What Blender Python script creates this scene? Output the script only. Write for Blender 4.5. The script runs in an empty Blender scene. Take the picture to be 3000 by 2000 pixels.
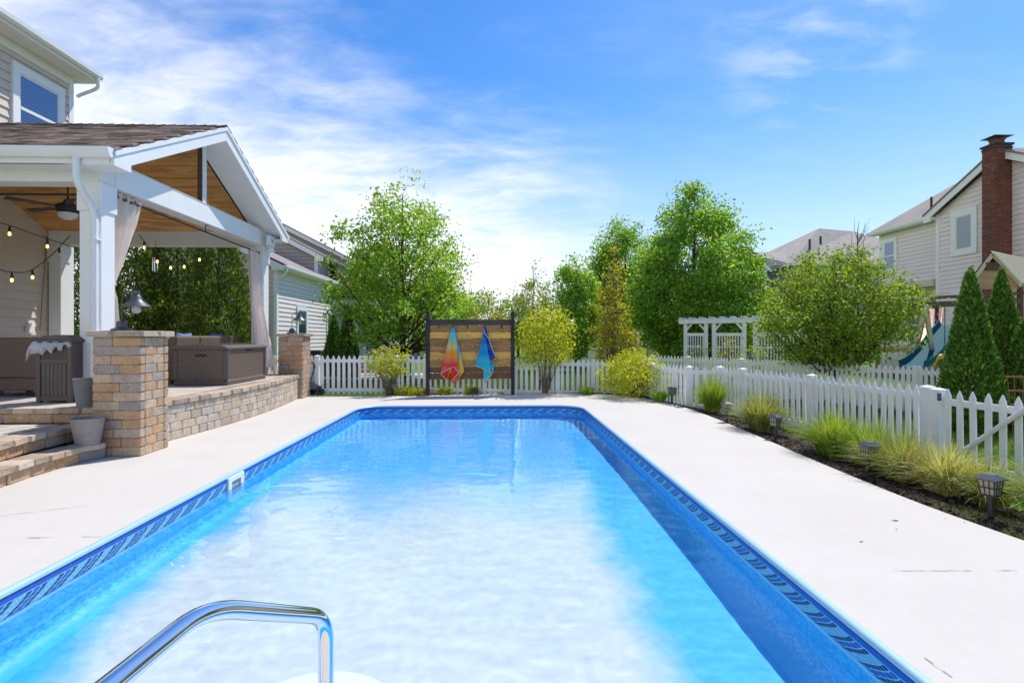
import bpy, bmesh, math, random
import numpy as np
from mathutils import Vector, noise as mnoise

S = bpy.context.scene
COL = S.collection
R = math.radians
random.seed(7)

# ---------------------------------------------------------------- camera
FPX, HX, HY, EYE = 1600.0, 1500.0, 986.0, 1.54      # focal length in pixels of a 3000 px wide frame, horizon row, eye height
YAW = math.atan(50 / 1600)
cd = bpy.data.cameras.new('camera')
cam = bpy.data.objects.new('camera', cd)
COL.objects.link(cam)
cam.location = (0, 0, EYE)
cam.rotation_euler = (R(90), 0, -YAW)
cd.sensor_width = 36
cd.lens = 36 * FPX / 3000
cd.shift_y = -(1000 - HY) / 3000
cd.clip_start, cd.clip_end = 0.05, 2000
S.camera = cam
S.render.engine = 'CYCLES'
S.render.resolution_x, S.render.resolution_y = 1024, 682

# ---------------------------------------------------------------- light
SUN_EL, SUN_AZ = 57, 42          # azimuth from the pool axis (+Y) towards +X
sl = bpy.data.lights.new('sun', 'SUN')
sl.energy, sl.angle, sl.color = 3.3, R(0.53), (1, .955, .88)
so = bpy.data.objects.new('sun', sl)
COL.objects.link(so)
sd = Vector((math.sin(R(SUN_AZ)) * math.cos(R(SUN_EL)), math.cos(R(SUN_AZ)) * math.cos(R(SUN_EL)), math.sin(R(SUN_EL))))
so.rotation_euler = sd.to_track_quat('Z', 'Y').to_euler()
so.location = (30, 30, 60)

S.view_settings.view_transform = 'Standard'
S.view_settings.look = 'None'
S.view_settings.gamma = 1
S.view_settings.exposure = 0.55
S.view_settings.use_curve_mapping = False
S.cycles.max_bounces = 10
S.cycles.transparent_max_bounces = 16
S.cycles.diffuse_bounces = 5
S.cycles.use_denoising = True
S.cycles.sample_clamp_indirect = 6


class G:
    """a small node-graph writer"""
    def __init__(s, tree):
        s.t = tree
        s.n, s.l = tree.nodes, tree.links

    def node(s, kind, **kw):
        n = s.n.new(kind)
        for k, v in kw.items():
            if k.startswith('i_'):
                s.put(n.inputs[k[2:].replace('_', ' ')], v)
            else:
                setattr(n, k, v)
        return n

    def put(s, sock, v):
        if isinstance(v, bpy.types.NodeSocket):
            s.l.new(v, sock)
        elif isinstance(v, (tuple, list)) and len(v) == 3 and sock.type == 'RGBA':
            sock.default_value = (*v, 1)
        else:
            sock.default_value = v

    def m(s, op, a, b=0.0, c=0.0, clamp=False):
        n = s.n.new('ShaderNodeMath')
        n.operation, n.use_clamp = op, clamp
        for i, v in enumerate((a, b, c)):
            s.put(n.inputs[i], v)
        return n.outputs[0]

    def sstep(s, x, a, b):
        n = s.n.new('ShaderNodeMapRange')
        n.interpolation_type = 'SMOOTHSTEP'
        for k, v in ((0, x), (1, a), (2, b), (3, 0.0), (4, 1.0)):
            s.put(n.inputs[k], v)
        return n.outputs[0]

    def mix(s, f, a, b, mode='MIX'):
        n = s.n.new('ShaderNodeMix')
        n.data_type, n.blend_type = 'RGBA', mode
        s.put(n.inputs[0], f)
        s.put(n.inputs[6], a)
        s.put(n.inputs[7], b)
        return n.outputs[2]

    def noise(s, vec, scale, detail=3, rough=.55, dist=0.0):
        n = s.n.new('ShaderNodeTexNoise')
        s.put(n.inputs['Vector'], vec)
        s.put(n.inputs['Scale'], scale)
        n.inputs['Detail'].default_value = detail
        n.inputs['Roughness'].default_value = rough
        n.inputs['Distortion'].default_value = dist
        return n.outputs[0]

    def vmul(s, v, k):
        n = s.n.new('ShaderNodeVectorMath')
        n.operation = 'MULTIPLY'
        s.put(n.inputs[0], v)
        n.inputs[1].default_value = k
        return n.outputs[0]

    def sep(s, v):
        n = s.n.new('ShaderNodeSeparateXYZ')
        s.put(n.inputs[0], v)
        return n.outputs

    def ramp(s, f, stops, interp='LINEAR'):
        n = s.n.new('ShaderNodeValToRGB')
        n.color_ramp.interpolation = interp
        e = n.color_ramp.elements
        e[0].position, e[0].color = stops[0][0], (*stops[0][1], 1)
        e[1].position, e[1].color = stops[-1][0], (*stops[-1][1], 1)
        for p, c in stops[1:-1]:
            k = e.new(p)
            k.color = (*c, 1)
        s.put(n.inputs[0], f)
        return n.outputs[0]


# ---------------------------------------------------------------- sky (world)
W = bpy.data.worlds.new('World')
S.world = W
W.use_nodes = True
g = G(W.node_tree)
g.n.clear()
sky = g.node('ShaderNodeTexSky', sky_type='NISHITA', sun_disc=False)
sky.sun_elevation, sky.sun_rotation = R(SUN_EL), R(SUN_AZ)
sky.air_density, sky.dust_density, sky.ozone_density = 1.0, .35, 2.5
hsv = g.node('ShaderNodeHueSaturation')
g.put(hsv.inputs['Color'], sky.outputs[0])
hsv.inputs['Hue'].default_value = 0.507
hsv.inputs['Saturation'].default_value = 1.38
hsv.inputs['Value'].default_value = 1.52
tc = g.node('ShaderNodeTexCoord')
x, y, z = g.sep(tc.outputs['Generated'])
zz = g.m('MAXIMUM', z, 0.0)
az = g.m('ARCTAN2', x, y)                         # 0 along the pool, + to the right
hor = g.m('SQRT', g.m('ADD', g.m('MULTIPLY', x, x), g.m('MULTIPLY', y, y)))
tanel = g.m('DIVIDE', zz, g.m('MAXIMUM', hor, .02))
# cirrus: a high layer stretched along one direction
den = g.m('ADD', zz, .18)
cx, cy = g.m('DIVIDE', x, den), g.m('DIVIDE', y, den)
cmb = g.node('ShaderNodeCombineXYZ')
g.put(cmb.inputs[0], cx)
g.put(cmb.inputs[1], cy)
rot = g.node('ShaderNodeMapping')
rot.inputs['Rotation'].default_value = (0, 0, R(38))
rot.inputs['Scale'].default_value = (1.0, 1.8, 1)
g.put(rot.inputs['Vector'], cmb.outputs[0])
n1 = g.noise(rot.outputs[0], 1.5, 5, .5, .5)
n2 = g.noise(rot.outputs[0], 5.5, 6, .62, .4)
wisp = g.m('ADD', g.m('MULTIPLY', n1, .8), g.m('MULTIPLY', n2, .2))
# the cloud bank lies to the left and its upper edge falls towards the right
edge = g.m('SUBTRACT', .315, g.m('MULTIPLY', az, .30))
bank = g.sstep(g.m('ADD', g.m('SUBTRACT', edge, tanel), g.m('MULTIPLY', g.m('SUBTRACT', wisp, .5), .85)), -.22, .26)
bank = g.m('MULTIPLY', bank, g.sstep(az, .34, .0))
dx = g.m('DIVIDE', g.m('SUBTRACT', az, .54), .17)
dy = g.m('DIVIDE', g.m('SUBTRACT', tanel, .52), .22)
spot = g.sstep(g.m('ADD', g.m('MULTIPLY', dx, dx), g.m('MULTIPLY', dy, dy)), 1.2, 0)
wisp2 = g.m('MULTIPLY', g.sstep(g.m('ADD', g.m('MULTIPLY', n1, .5), g.m('MULTIPLY', n2, .5)), .45, .68), g.m('ADD', .05, g.m('MULTIPLY', spot, .30)))
body = g.m('ADD', .70, g.m('MULTIPLY', g.sstep(n2, .30, .70), .30))
cl = g.m('MAXIMUM', g.m('MULTIPLY', bank, body), wisp2, clamp=True)
cl = g.m('MULTIPLY', cl, g.sstep(zz, -.02, .04))
low = g.m('MULTIPLY', g.sstep(tanel, .45, .0), .66)       # pale air near the horizon
skyc = g.mix(low, hsv.outputs[0], (6.0, 7.1, 8.2))
col = g.mix(g.m('MULTIPLY', cl, .93), skyc, (9.7, 9.7, 9.8))
bg = g.node('ShaderNodeBackground')
g.put(bg.inputs[0], col)
bg.inputs[1].default_value = .085
out = g.node('ShaderNodeOutputWorld')
g.l.new(bg.outputs[0], out.inputs[0])


# ---------------------------------------------------------------- helpers
def at(px, py, d):
    """world point seen at pixel (px, py) of the photograph, d metres ahead"""
    l = (px - HX) / FPX * d
    c, s = math.cos(YAW), math.sin(YAW)
    return Vector((l * c + d * s, d * c - l * s, EYE + (HY - py) / FPX * d))


ORG = {}


class MB:
    def __init__(s):
        s.v, s.f, s.mi, s.cur = [], [], [], 0

    def add(s, vs, fs):
        o = len(s.v)
        s.v += [tuple(p) for p in vs]
        for f in fs:
            s.f.append([i + o for i in f])
            s.mi.append(s.cur)
        return s

    def box(s, x0, x1, y0, y1, z0, z1):
        return s.add([(x0, y0, z0), (x1, y0, z0), (x1, y1, z0), (x0, y1, z0), (x0, y0, z1), (x1, y0, z1), (x1, y1, z1), (x0, y1, z1)],
                     [(0, 3, 2, 1), (4, 5, 6, 7), (0, 1, 5, 4), (1, 2, 6, 5), (2, 3, 7, 6), (3, 0, 4, 7)])

    def beam(s, p, q, w, h, up=(0, 0, 1)):
        p, q = Vector(p), Vector(q)
        t = (q - p).normalized()
        a = t.cross(Vector(up))
        a = a.normalized() if a.length > 1e-4 else Vector((1, 0, 0))
        b = a.cross(t).normalized()
        a, b = a * w / 2, b * h / 2
        return s.add([p - a - b, p + a - b, p + a + b, p - a + b, q - a - b, q + a - b, q + a + b, q - a + b],
                     [(0, 3, 2, 1), (4, 5, 6, 7), (0, 1, 5, 4), (1, 2, 6, 5), (2, 3, 7, 6), (3, 0, 4, 7)])

    def tube(s, path, r, n=8, cap=True):
        path = [Vector(p) for p in path]
        k = len(path)
        rs = r if isinstance(r, (list, tuple)) else [r] * k
        vs, fs, a = [], [], None
        for i, p in enumerate(path):
            t = (path[min(i + 1, k - 1)] - path[max(i - 1, 0)]).normalized()
            if a is None:
                a = t.cross(Vector((0, 0, 1)) if abs(t.z) < .9 else Vector((1, 0, 0))).normalized()
            else:
                a = (a - t * a.dot(t)).normalized()
            b = t.cross(a)
            for j in range(n):
                w = 2 * math.pi * j / n
                vs.append(p + (a * math.cos(w) + b * math.sin(w)) * rs[i])
        for i in range(k - 1):
            for j in range(n):
                j2 = (j + 1) % n
                fs.append((i * n + j, i * n + j2, (i + 1) * n + j2, (i + 1) * n + j))
        if cap:
            fs.append(tuple(range(n))[::-1])
            fs.append(tuple((k - 1) * n + j for j in range(n)))
        return s.add(vs, fs)

    def prism(s, poly, axis, a, b):
        def P(u, v, w):
            return (w, u, v) if axis == 'x' else (u, w, v) if axis == 'y' else (u, v, w)
        n = len(poly)
        vs = [P(u, v, a) for u, v in poly] + [P(u, v, b) for u, v in poly]
        fs = [tuple(range(n))[::-1], tuple(range(n, 2 * n))] + [(i, (i + 1) % n, n + (i + 1) % n, n + i) for i in range(n)]
        return s.add(vs, fs)

    def lathe(s, prof, c, n=20):
        vs, fs, k = [], [], len(prof)
        for r, z in prof:
            for j in range(n):
                w = 2 * math.pi * j / n
                vs.append((c[0] + r * math.cos(w), c[1] + r * math.sin(w), c[2] + z))
        for i in range(k - 1):
            for j in range(n):
                j2 = (j + 1) % n
                fs.append((i * n + j, i * n + j2, (i + 1) * n + j2, (i + 1) * n + j))
        fs.append(tuple(range(n))[::-1])
        fs.append(tuple((k - 1) * n + j for j in range(n)))
        return s.add(vs, fs)

    def face(s, *pts):
        return s.add(pts, [tuple(range(len(pts)))])


def tag(o, label=None, cat=None, group=None, kind=None):
    for k, v in (('label', label), ('category', cat), ('group', group), ('kind', kind)):
        if v:
            o[k] = v
    return o


def link(name, me, parent=None):
    o = bpy.data.objects.new(name, me)
    COL.objects.link(o)
    if parent:
        o.parent = parent
    return o


def thing(name, label, cat, loc=(0, 0, 0), group=None):
    o = link(name, None)
    o.location = loc
    ORG[o] = Vector(loc)
    o.empty_display_size = .1
    return tag(o, label, cat, group)


def build(name, mb, mats, parent=None, smooth=False, bevel=0, recalc=True, kind=None, loc=None):
    """one mesh object; coordinates are the scene's, moved into the parent's frame"""
    org = ORG.get(parent, Vector((0, 0, 0))) if parent else Vector(loc or (0, 0, 0))
    me = bpy.data.meshes.new(name)
    me.from_pydata([(v[0] - org.x, v[1] - org.y, v[2] - org.z) for v in mb.v], [], mb.f)
    mats = mats if isinstance(mats, (list, tuple)) else [mats]
    for m_ in mats:
        me.materials.append(m_)
    if len(mats) > 1:
        me.polygons.foreach_set('material_index', mb.mi)
    if recalc or bevel:
        bm = bmesh.new()
        bm.from_mesh(me)
        if recalc:
            bmesh.ops.recalc_face_normals(bm, faces=bm.faces)
        if bevel:
            ed = [e for e in bm.edges if len(e.link_faces) == 2 and e.calc_face_angle(0) > .6]
            bmesh.ops.bevel(bm, geom=ed, offset=bevel, segments=1, affect='EDGES', clamp_overlap=True)
        bm.to_mesh(me)
        bm.free()
    if smooth:
        me.polygons.foreach_set('use_smooth', [True] * len(me.polygons))
        try:
            me.set_sharp_from_angle(angle=R(50))
        except Exception:
            pass
    o = link(name, me, parent)
    if not parent:
        o.location = org
    ORG[o] = org
    if kind:
        o['kind'] = kind
    return o


def struct(name, mb, mats, **kw):
    return build(name, mb, mats, kind='structure', **kw)


def copy_tree(o, parent=None):
    c = o.copy()
    COL.objects.link(c)
    c.parent = parent
    for ch in o.children:
        copy_tree(ch, c)
    return c


def quads(name, V, mat, parent=None, kind=None, org=None):
    """N separate quads from an (N,4,3) array"""
    org = ORG.get(parent, Vector((0, 0, 0))) if parent else Vector(org or (0, 0, 0))
    V = (V - np.array(org)).astype(np.float32)
    n = len(V)
    me = bpy.data.meshes.new(name)
    me.vertices.add(n * 4)
    me.vertices.foreach_set('co', V.reshape(-1))
    me.loops.add(n * 4)
    me.loops.foreach_set('vertex_index', np.arange(n * 4, dtype=np.int32))
    me.polygons.add(n)
    me.polygons.foreach_set('loop_start', np.arange(0, n * 4, 4, dtype=np.int32))
    me.polygons.foreach_set('loop_total', np.full(n, 4, dtype=np.int32))
    me.update(calc_edges=True)
    me.materials.append(mat)
    o = link(name, me, parent)
    if not parent:
        o.location = org
    if kind:
        o['kind'] = kind
    return o


# ---------------------------------------------------------------- materials
def newmat(name):
    m_ = bpy.data.materials.new(name)
    m_.use_nodes = True
    g_ = G(m_.node_tree)
    g_.n.clear()
    o_ = g_.node('ShaderNodeOutputMaterial')
    return m_, g_, o_


def pbr(g_, o_, colr, rough=.6, bump=None, bstr=.2, bdist=.01, metal=0.0, spec=.5, extra=None):
    b = g_.node('ShaderNodeBsdfPrincipled')
    g_.put(b.inputs['Base Color'], colr)
    g_.put(b.inputs['Roughness'], rough)
    b.inputs['Metallic'].default_value = metal
    b.inputs['Specular IOR Level'].default_value = spec
    if bump is not None:
        bn = g_.node('ShaderNodeBump')
        bn.inputs['Strength'].default_value = bstr
        bn.inputs['Distance'].default_value = bdist
        g_.put(bn.inputs['Height'], bump)
        g_.l.new(bn.outputs[0], b.inputs['Normal'])
    g_.l.new(b.outputs[0], o_.inputs[0])
    return b


def sc(c, k):
    return tuple(min(1, max(0, v * k)) for v in c)


def rnd_of(g_):
    """a number per piece, whether pieces are objects or islands of one mesh"""
    oi = g_.node('ShaderNodeObjectInfo')
    ge = g_.node('ShaderNodeNewGeometry')
    return g_.m('FRACT', g_.m('ADD', oi.outputs['Random'], ge.outputs['Random Per Island'])), ge.outputs['Position']


def mat(name, c, rough=.6, var=.12, scale=4, bump=0, bscale=80, rnd=0.0, metal=0.0, spec=.5, fine=.5):
    m_, g_, o_ = newmat(name)
    r_, pos = rnd_of(g_)
    f = g_.m('ADD', g_.m('MULTIPLY', g_.noise(pos, scale, 5), 1 - fine), g_.m('MULTIPLY', g_.noise(pos, scale * 9, 4), fine))
    f = g_.m('ADD', g_.sstep(f, .3, .7), g_.m('MULTIPLY', g_.m('SUBTRACT', r_, .5), rnd))
    colr = g_.mix(g_.m('MAXIMUM', g_.m('MINIMUM', f, 1.0), 0.0), sc(c, 1 - var), sc(c, 1 + var))
    pbr(g_, o_, colr, rough, g_.noise(pos, bscale, 4) if bump else None, bump, .01, metal, spec)
    return m_


def ramp_mat(name, stops, rough=.85, grain=.35, gscale=25, bump=.4, bscale=90, interp='LINEAR'):
    """each piece takes its own colour from the stops, with grain on it"""
    m_, g_, o_ = newmat(name)
    r_, pos = rnd_of(g_)
    c = g_.ramp(r_, stops, interp)
    n_ = g_.m('ADD', g_.m('MULTIPLY', g_.noise(pos, gscale, 6, .65), .65), g_.m('MULTIPLY', g_.noise(pos, gscale * .22, 3), .35))
    k = g_.m('ADD', 1 - grain, g_.m('MULTIPLY', g_.sstep(n_, .3, .7), 2 * grain))
    kk = g_.node('ShaderNodeCombineXYZ')
    for i in range(3):
        g_.put(kk.inputs[i], k)
    pbr(g_, o_, g_.mix(1.0, c, kk.outputs[0], 'MULTIPLY'), rough, g_.noise(pos, bscale, 5), bump, .012, 0, .3)
    return m_


def wood_mat(name, c1, c2, stretch, rough=.6, scale=3, rnd=.25, spec=.4, bump=.15):
    m_, g_, o_ = newmat(name)
    r_, pos = rnd_of(g_)
    ofs = g_.node('ShaderNodeVectorMath', operation='ADD')
    g_.put(ofs.inputs[0], g_.vmul(pos, stretch))
    sh = g_.node('ShaderNodeCombineXYZ')
    g_.put(sh.inputs[0], g_.m('MULTIPLY', r_, 37.0))
    g_.put(sh.inputs[2], g_.m('MULTIPLY', r_, 11.0))
    g_.put(ofs.inputs[1], sh.outputs[0])
    a = g_.noise(ofs.outputs[0], scale, 6, .62, 1.3)
    b = g_.noise(ofs.outputs[0], scale * 5, 4, .6, .5)
    f = g_.m('ADD', g_.m('MULTIPLY', g_.sstep(a, .32, .68), .7), g_.m('MULTIPLY', b, .3))
    f = g_.m('ADD', f, g_.m('MULTIPLY', g_.m('SUBTRACT', r_, .5), rnd), clamp=True)
    pbr(g_, o_, g_.mix(f, c1, c2), rough, b, bump, .006, 0, spec)
    return m_


def leaf_mat(name, stops, trans=.5, rough=.5, spec=.35):
    m_, g_, o_ = newmat(name)
    ge = g_.node('ShaderNodeNewGeometry')
    c = g_.ramp(ge.outputs['Random Per Island'], stops)
    b = g_.node('ShaderNodeBsdfPrincipled')
    g_.put(b.inputs['Base Color'], c)
    b.inputs['Roughness'].default_value = rough
    b.inputs['Specular IOR Level'].default_value = spec
    t = g_.node('ShaderNodeBsdfTranslucent')
    g_.put(t.inputs[0], g_.mix(1.0, c, (1.5, 1.35, .7), 'MULTIPLY'))
    mx = g_.node('ShaderNodeMixShader')
    mx.inputs[0].default_value = trans
    g_.l.new(b.outputs[0], mx.inputs[1])
    g_.l.new(t.outputs[0], mx.inputs[2])
    g_.l.new(mx.outputs[0], o_.inputs[0])
    return m_


white = mat('white_trim', (.80, .80, .79), .45, .03, 3, spec=.4)
vinyl = mat('white_vinyl', (.79, .80, .80), .4, .05, 3, spec=.4, rnd=.7)
vg = G(vinyl.node_tree)                        # splashed soil near the foot of the fences
vb = [n for n in vg.n if n.type == 'BSDF_PRINCIPLED'][0]
vpos = vg.node('ShaderNodeNewGeometry').outputs['Position']
vsrc = vb.inputs['Base Color'].links[0].from_socket
vd = vg.m('MULTIPLY', vg.sstep(vg.m('ADD', vg.sep(vpos)[2], vg.m('MULTIPLY', vg.noise(vpos, 9, 4), .30)), .28, .0), .5)
vg.put(vb.inputs['Base Color'], vg.mix(vd, vsrc, (.36, .31, .24)))
siding_tan = mat('tan_siding', (.62, .53, .45), .55, .04, 2, rnd=.3)
siding_beige = mat('beige_siding', (.79, .70, .69), .55, .04, 2, rnd=.3)
siding_pale = mat('pale_siding', (.74, .67, .645), .55, .04, 2, rnd=.3)
siding_gray = mat('blue_grey_siding', (.24, .28, .34), .55, .04, 2, rnd=.3)
siding_taupe = mat('taupe_siding', (.36, .32, .29), .55, .04, 2, rnd=.3)
black = mat('black_metal', (.018, .018, .02), .45, .1, 6)
darkmetal = mat('dark_grey_metal', (.09, .095, .11), .4, .15, 12, metal=.4)
bulb_glass, gB, oB = newmat('bulb_glass')
b_ = pbr(gB, oB, (.85, .85, .85), .08)
b_.inputs['Alpha'].default_value = .45
lit, gL, oL = newmat('lit_bulb')
b_ = pbr(gL, oL, (1, .7, .3), .3)
b_.inputs['Emission Color'].default_value = (1, .55, .16, 1)
b_.inputs['Emission Strength'].default_value = 2.2
glass, gG, oG = newmat('window_glass')
t_ = gG.node('ShaderNodeBsdfTransparent', i_Color=(.84, .91, 1))
gl_ = gG.node('ShaderNodeBsdfGlossy', i_Color=(.95, .97, 1), i_Roughness=.02)
fr_ = gG.node('ShaderNodeFresnel')
fr_.inputs[0].default_value = 1.6
mx_ = gG.node('ShaderNodeMixShader')
gG.put(mx_.inputs[0], gG.m('ADD', fr_.outputs[0], .06, clamp=True))
gG.l.new(t_.outputs[0], mx_.inputs[1])
gG.l.new(gl_.outputs[0], mx_.inputs[2])
gG.l.new(mx_.outputs[0], oG.inputs[0])
room_dark = mat('dark_room', (.03, .04, .06), .8)
blind_blue = mat('blue_grey_blind', (.16, .38, .74), .6, .04)
blind_pale = mat('pale_blind', (.30, .40, .42), .6, .04)
blind_teal = mat('teal_blind', (.20, .40, .44), .6, .04)
brick_mat = ramp_mat('tumbled_brick', [(0, (.45, .27, .15)), (.22, (.53, .34, .19)), (.42, (.44, .28, .17)), (.58, (.50, .37, .24)), (.74, (.44, .35, .28)), (.88, (.31, .265, .24)), (1, (.57, .42, .27))], .9, .25, 30, .5, 70)
block_mat = ramp_mat('wall_block', [(0, (.46, .35, .24)), (.25, (.55, .46, .36)), (.5, (.42, .33, .24)), (.75, (.50, .44, .38)), (1, (.56, .45, .31))], .9, .22, 26, .5, 70)
cap_mat = ramp_mat('cap_paver', [(0, (.40, .29, .19)), (.3, (.50, .39, .28)), (.6, (.36, .28, .21)), (1, (.54, .44, .33))], .9, .22, 26, .4, 70)
paver_mat = ramp_mat('patio_paver', [(0, (.46, .40, .33)), (.5, (.54, .47, .40)), (1, (.42, .37, .33))], .9, .2, 22, .4, 70)
mortar = mat('sand_joint', (.30, .235, .165), .95, .2, 20)
shingle_mat = ramp_mat('roof_shingle', [(0, (.085, .065, .055)), (.25, (.23, .165, .138)), (.55, (.38, .285, .24)), (.75, (.14, .10, .088)), (1, (.48, .37, .315))], .95, .25, 60, .5, 150)
roof_far = mat('far_shingle', (.24, .205, .19), .95, .28, 1.5, .4, 40, rnd=.6)
roof_grey = mat('grey_shingle', (.33, .295, .27), .95, .22, 1.5, .4, 40, rnd=.6)
ceil_wood = wood_mat('stained_plywood', (.40, .165, .042), (.82, .46, .16), (.35, 2.6, 2.6), .5, 2.2, .2)
brown_beam = wood_mat('brown_timber', (.085, .04, .022), (.15, .075, .04), (.4, 2, 2), .7)
bark = mat('bark', (.085, .062, .048), .95, .35, 14, .6, 60)
twig = mat('pale_twig', (.20, .15, .11), .9, .25, 20)
trash_mat = mat('brown_resin', (.115, .088, .075), .5, .08, 8)
wicker, gW, oW = newmat('brown_wicker')
pos_ = gW.node('ShaderNodeNewGeometry').outputs['Position']
wx, wy, wz = gW.sep(pos_)
hx = gW.m('ADD', wx, wy)
wv = gW.m('MULTIPLY', gW.m('SINE', gW.m('MULTIPLY', hx, 105.0)), gW.m('SINE', gW.m('MULTIPLY', wz, 150.0)))
wc = gW.mix(gW.sstep(wv, -.6, .6), (.07, .042, .028), (.25, .165, .115))
pbr(gW, oW, wc, .6, wv, .6, .006)
cushion = mat('blue_cushion', (.12, .17, .36), .9, .1, 10, .2, 200)
curtain_mat = mat('beige_curtain', (.74, .60, .50), .9, .05, 4, .15, 300)
pot_grey = mat('grey_pot', (.20, .20, .21), .7, .1, 10)
pot_tan = mat('weathered_pot', (.30, .27, .25), .8, .14, 8, .2, 60)
soil = mat('soil', (.02, .016, .012), 1)
chrome, gC, oC = newmat('polished_steel')
pbr(gC, oC, (.80, .81, .82), .07, gC.noise(gC.node('ShaderNodeNewGeometry').outputs['Position'], 300, 3), .02, .001, 1.0)
# ================================================================ the ground
DECK = [(-8, -9), (-8, 7.36), (-5.3, 7.36), (-5.3, 13.9), (-4.78, 14.32), (-3.95, 14.30), (-3.1, 14.28), (-1.8, 14.52), (-.5, 14.80), (.47, 15.0), (1.6, 14.95),
        (2.3, 14.8), (2.8, 14.6), (3.2, 14.35), (3.54, 14.02), (3.82, 13.5), (4.01, 12.71), (4.13, 11.8), (4.17, 10.8), (4.14, 9.6), (4.07, 8.2), (4.0, 7.0),
        (3.95, 6.0), (3.93, 5.0), (3.97, 4.3), (4.05, 3.6), (4.3, 1.5), (4.5, -9)]
PX0, PX1, PY0, PY1, PR = -2.96, 1.92, 1.25, 12.22, .62


def inside(px, py, poly):
    c, j = False, len(poly) - 1
    for i in range(len(poly)):
        (xi, yi), (xj, yj) = poly[i], poly[j]
        if (yi > py) != (yj > py) and px < (xj - xi) * (py - yi) / (yj - yi) + xi:
            c = not c
        j = i
    return c


def sst(t, a, b):
    t = max(0, min(1, (t - a) / (b - a)))
    return t * t * (3 - 2 * t)


def gz(px, py):
    """height of the ground: the right hand yard lies lower than the deck"""
    return -.05 - .17 * sst(px, 4.0, 5.4) - .12 * sst(py, 14.6, 16) * sst(px, -1.5, 3)


# lawn colours follow mowing and growth, not light
lawn_mat, g, o = newmat('lawn')
pos = g.node('ShaderNodeNewGeometry').outputs['Position']
f = g.m('ADD', g.m('MULTIPLY', g.noise(pos, .6, 4), .35), g.m('ADD', g.m('MULTIPLY', g.noise(pos, 14, 5, .7), .4), g.m('MULTIPLY', g.noise(pos, 70, 3), .25)))
c = g.ramp(f, [(.28, (.05, .12, .010)), (.48, (.11, .21, .018)), (.7, (.20, .29, .035))])
pbr(g, o, c, .85, g.noise(pos, 60, 5, .7), .9, .04, 0, .2)


def axis(bands):
    r = []
    for a, b, s_ in bands:
        r += list(np.arange(a, b, s_))
    return r + [bands[-1][1]]


gx = axis([(-400, -60, 40), (-60, -12, 6), (-12, 10, .5), (10, 60, 5), (60, 400, 40)])
gy = axis([(-60, -6, 6), (-6, 22, .5), (22, 80, 4), (80, 600, 40)])
m = MB()
idx = {}
for j, yy in enumerate(gy):
    for i, xx in enumerate(gx):
        idx[i, j] = len(m.v)
        m.v.append((xx, yy, gz(xx, yy)))
shr = [(px * .97 - .03 * 0, py) for px, py in DECK]
for j in range(len(gy) - 1):
    for i in range(len(gx) - 1):
        cs = [(gx[i], gy[j]), (gx[i + 1], gy[j]), (gx[i + 1], gy[j + 1]), (gx[i], gy[j + 1])]
        if all(inside(px, py, DECK) for px, py in cs) and all(inside(px + ox, py + oy, DECK) for px, py in cs for ox, oy in ((.3, 0), (-.3, 0), (0, .3))):
            continue
        m.f.append([idx[i, j], idx[i + 1, j], idx[i + 1, j + 1], idx[i, j + 1]])
        m.mi.append(0)
struct('lawn', m, lawn_mat, smooth=True, recalc=False)


def rrect(x0, x1, y0, y1, r, n=12):
    p = []
    for cx_, cy_, a0 in ((x1 - r, y0 + r, -90), (x1 - r, y1 - r, 0), (x0 + r, y1 - r, 90), (x0 + r, y0 + r, 180)):
        for k in range(n + 1):
            w = R(a0 + 90 * k / n)
            p.append((cx_ + r * math.cos(w), cy_ + r * math.sin(w)))
    return p


def densify(p, step):
    q = []
    for i in range(len(p)):
        a, b = Vector(p[i]), Vector(p[(i + 1) % len(p)])
        k = max(1, int((b - a).length / step))
        q += [tuple(a.lerp(b, t / k)) for t in range(k)]
    return q


def smooth_closed(p, lo, hi):
    """Catmull-Rom between indices lo..hi of a polyline"""
    q = list(p[:lo])
    for i in range(lo, hi):
        a, b, c_, d = (Vector(p[max(i - 1, lo)]), Vector(p[i]), Vector(p[i + 1]), Vector(p[min(i + 2, hi)]))
        for k in range(5):
            t = k / 5
            q.append(tuple(.5 * ((2 * b) + (c_ - a) * t + (2 * a - 5 * b + 4 * c_ - d) * t * t + (3 * b - a - 3 * c_ + d) * t ** 3)))
    return q + list(p[hi:])


DECKS = smooth_closed(DECK, 4, len(DECK) - 1)
HOLE = rrect(PX0, PX1, PY0, PY1, PR)
deck_mat, g, o = newmat('pale_concrete')
pos = g.node('ShaderNodeNewGeometry').outputs['Position']
f = g.m('ADD', g.m('MULTIPLY', g.noise(pos, .8, 5, .6), .45), g.m('ADD', g.m('MULTIPLY', g.noise(pos, 9, 5, .65), .25), g.m('MULTIPLY', g.noise(pos, 140, 3, .7), .3)))
c = g.mix(g.sstep(f, .35, .65), (.56, .522, .468), (.612, .574, .52))
st = g.m('MULTIPLY', g.sstep(g.noise(pos, 2.6, 6, .7), .66, .80), .12)
c = g.mix(st, c, (.36, .33, .29))
pbr(g, o, c, .9, g.m('ADD', g.noise(pos, 160, 4, .7), g.m('MULTIPLY', g.noise(pos, 20, 3), .5)), .35, .006, 0, .25)
bm = bmesh.new()
for loop in (DECKS, HOLE):
    vs = [bm.verts.new((px, py, 0)) for px, py in loop]
    for i in range(len(vs)):
        bm.edges.new((vs[i], vs[(i + 1) % len(vs)]))
bmesh.ops.triangle_fill(bm, edges=bm.edges[:], use_beauty=True)
bmesh.ops.recalc_face_normals(bm, faces=bm.faces[:])
if sum(f_.normal.z for f_ in bm.faces) < 0:
    bmesh.ops.reverse_faces(bm, faces=bm.faces[:])
outer = [e for e in bm.edges if len(e.link_faces) == 1]
ex = bmesh.ops.extrude_edge_only(bm, edges=outer)
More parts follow.
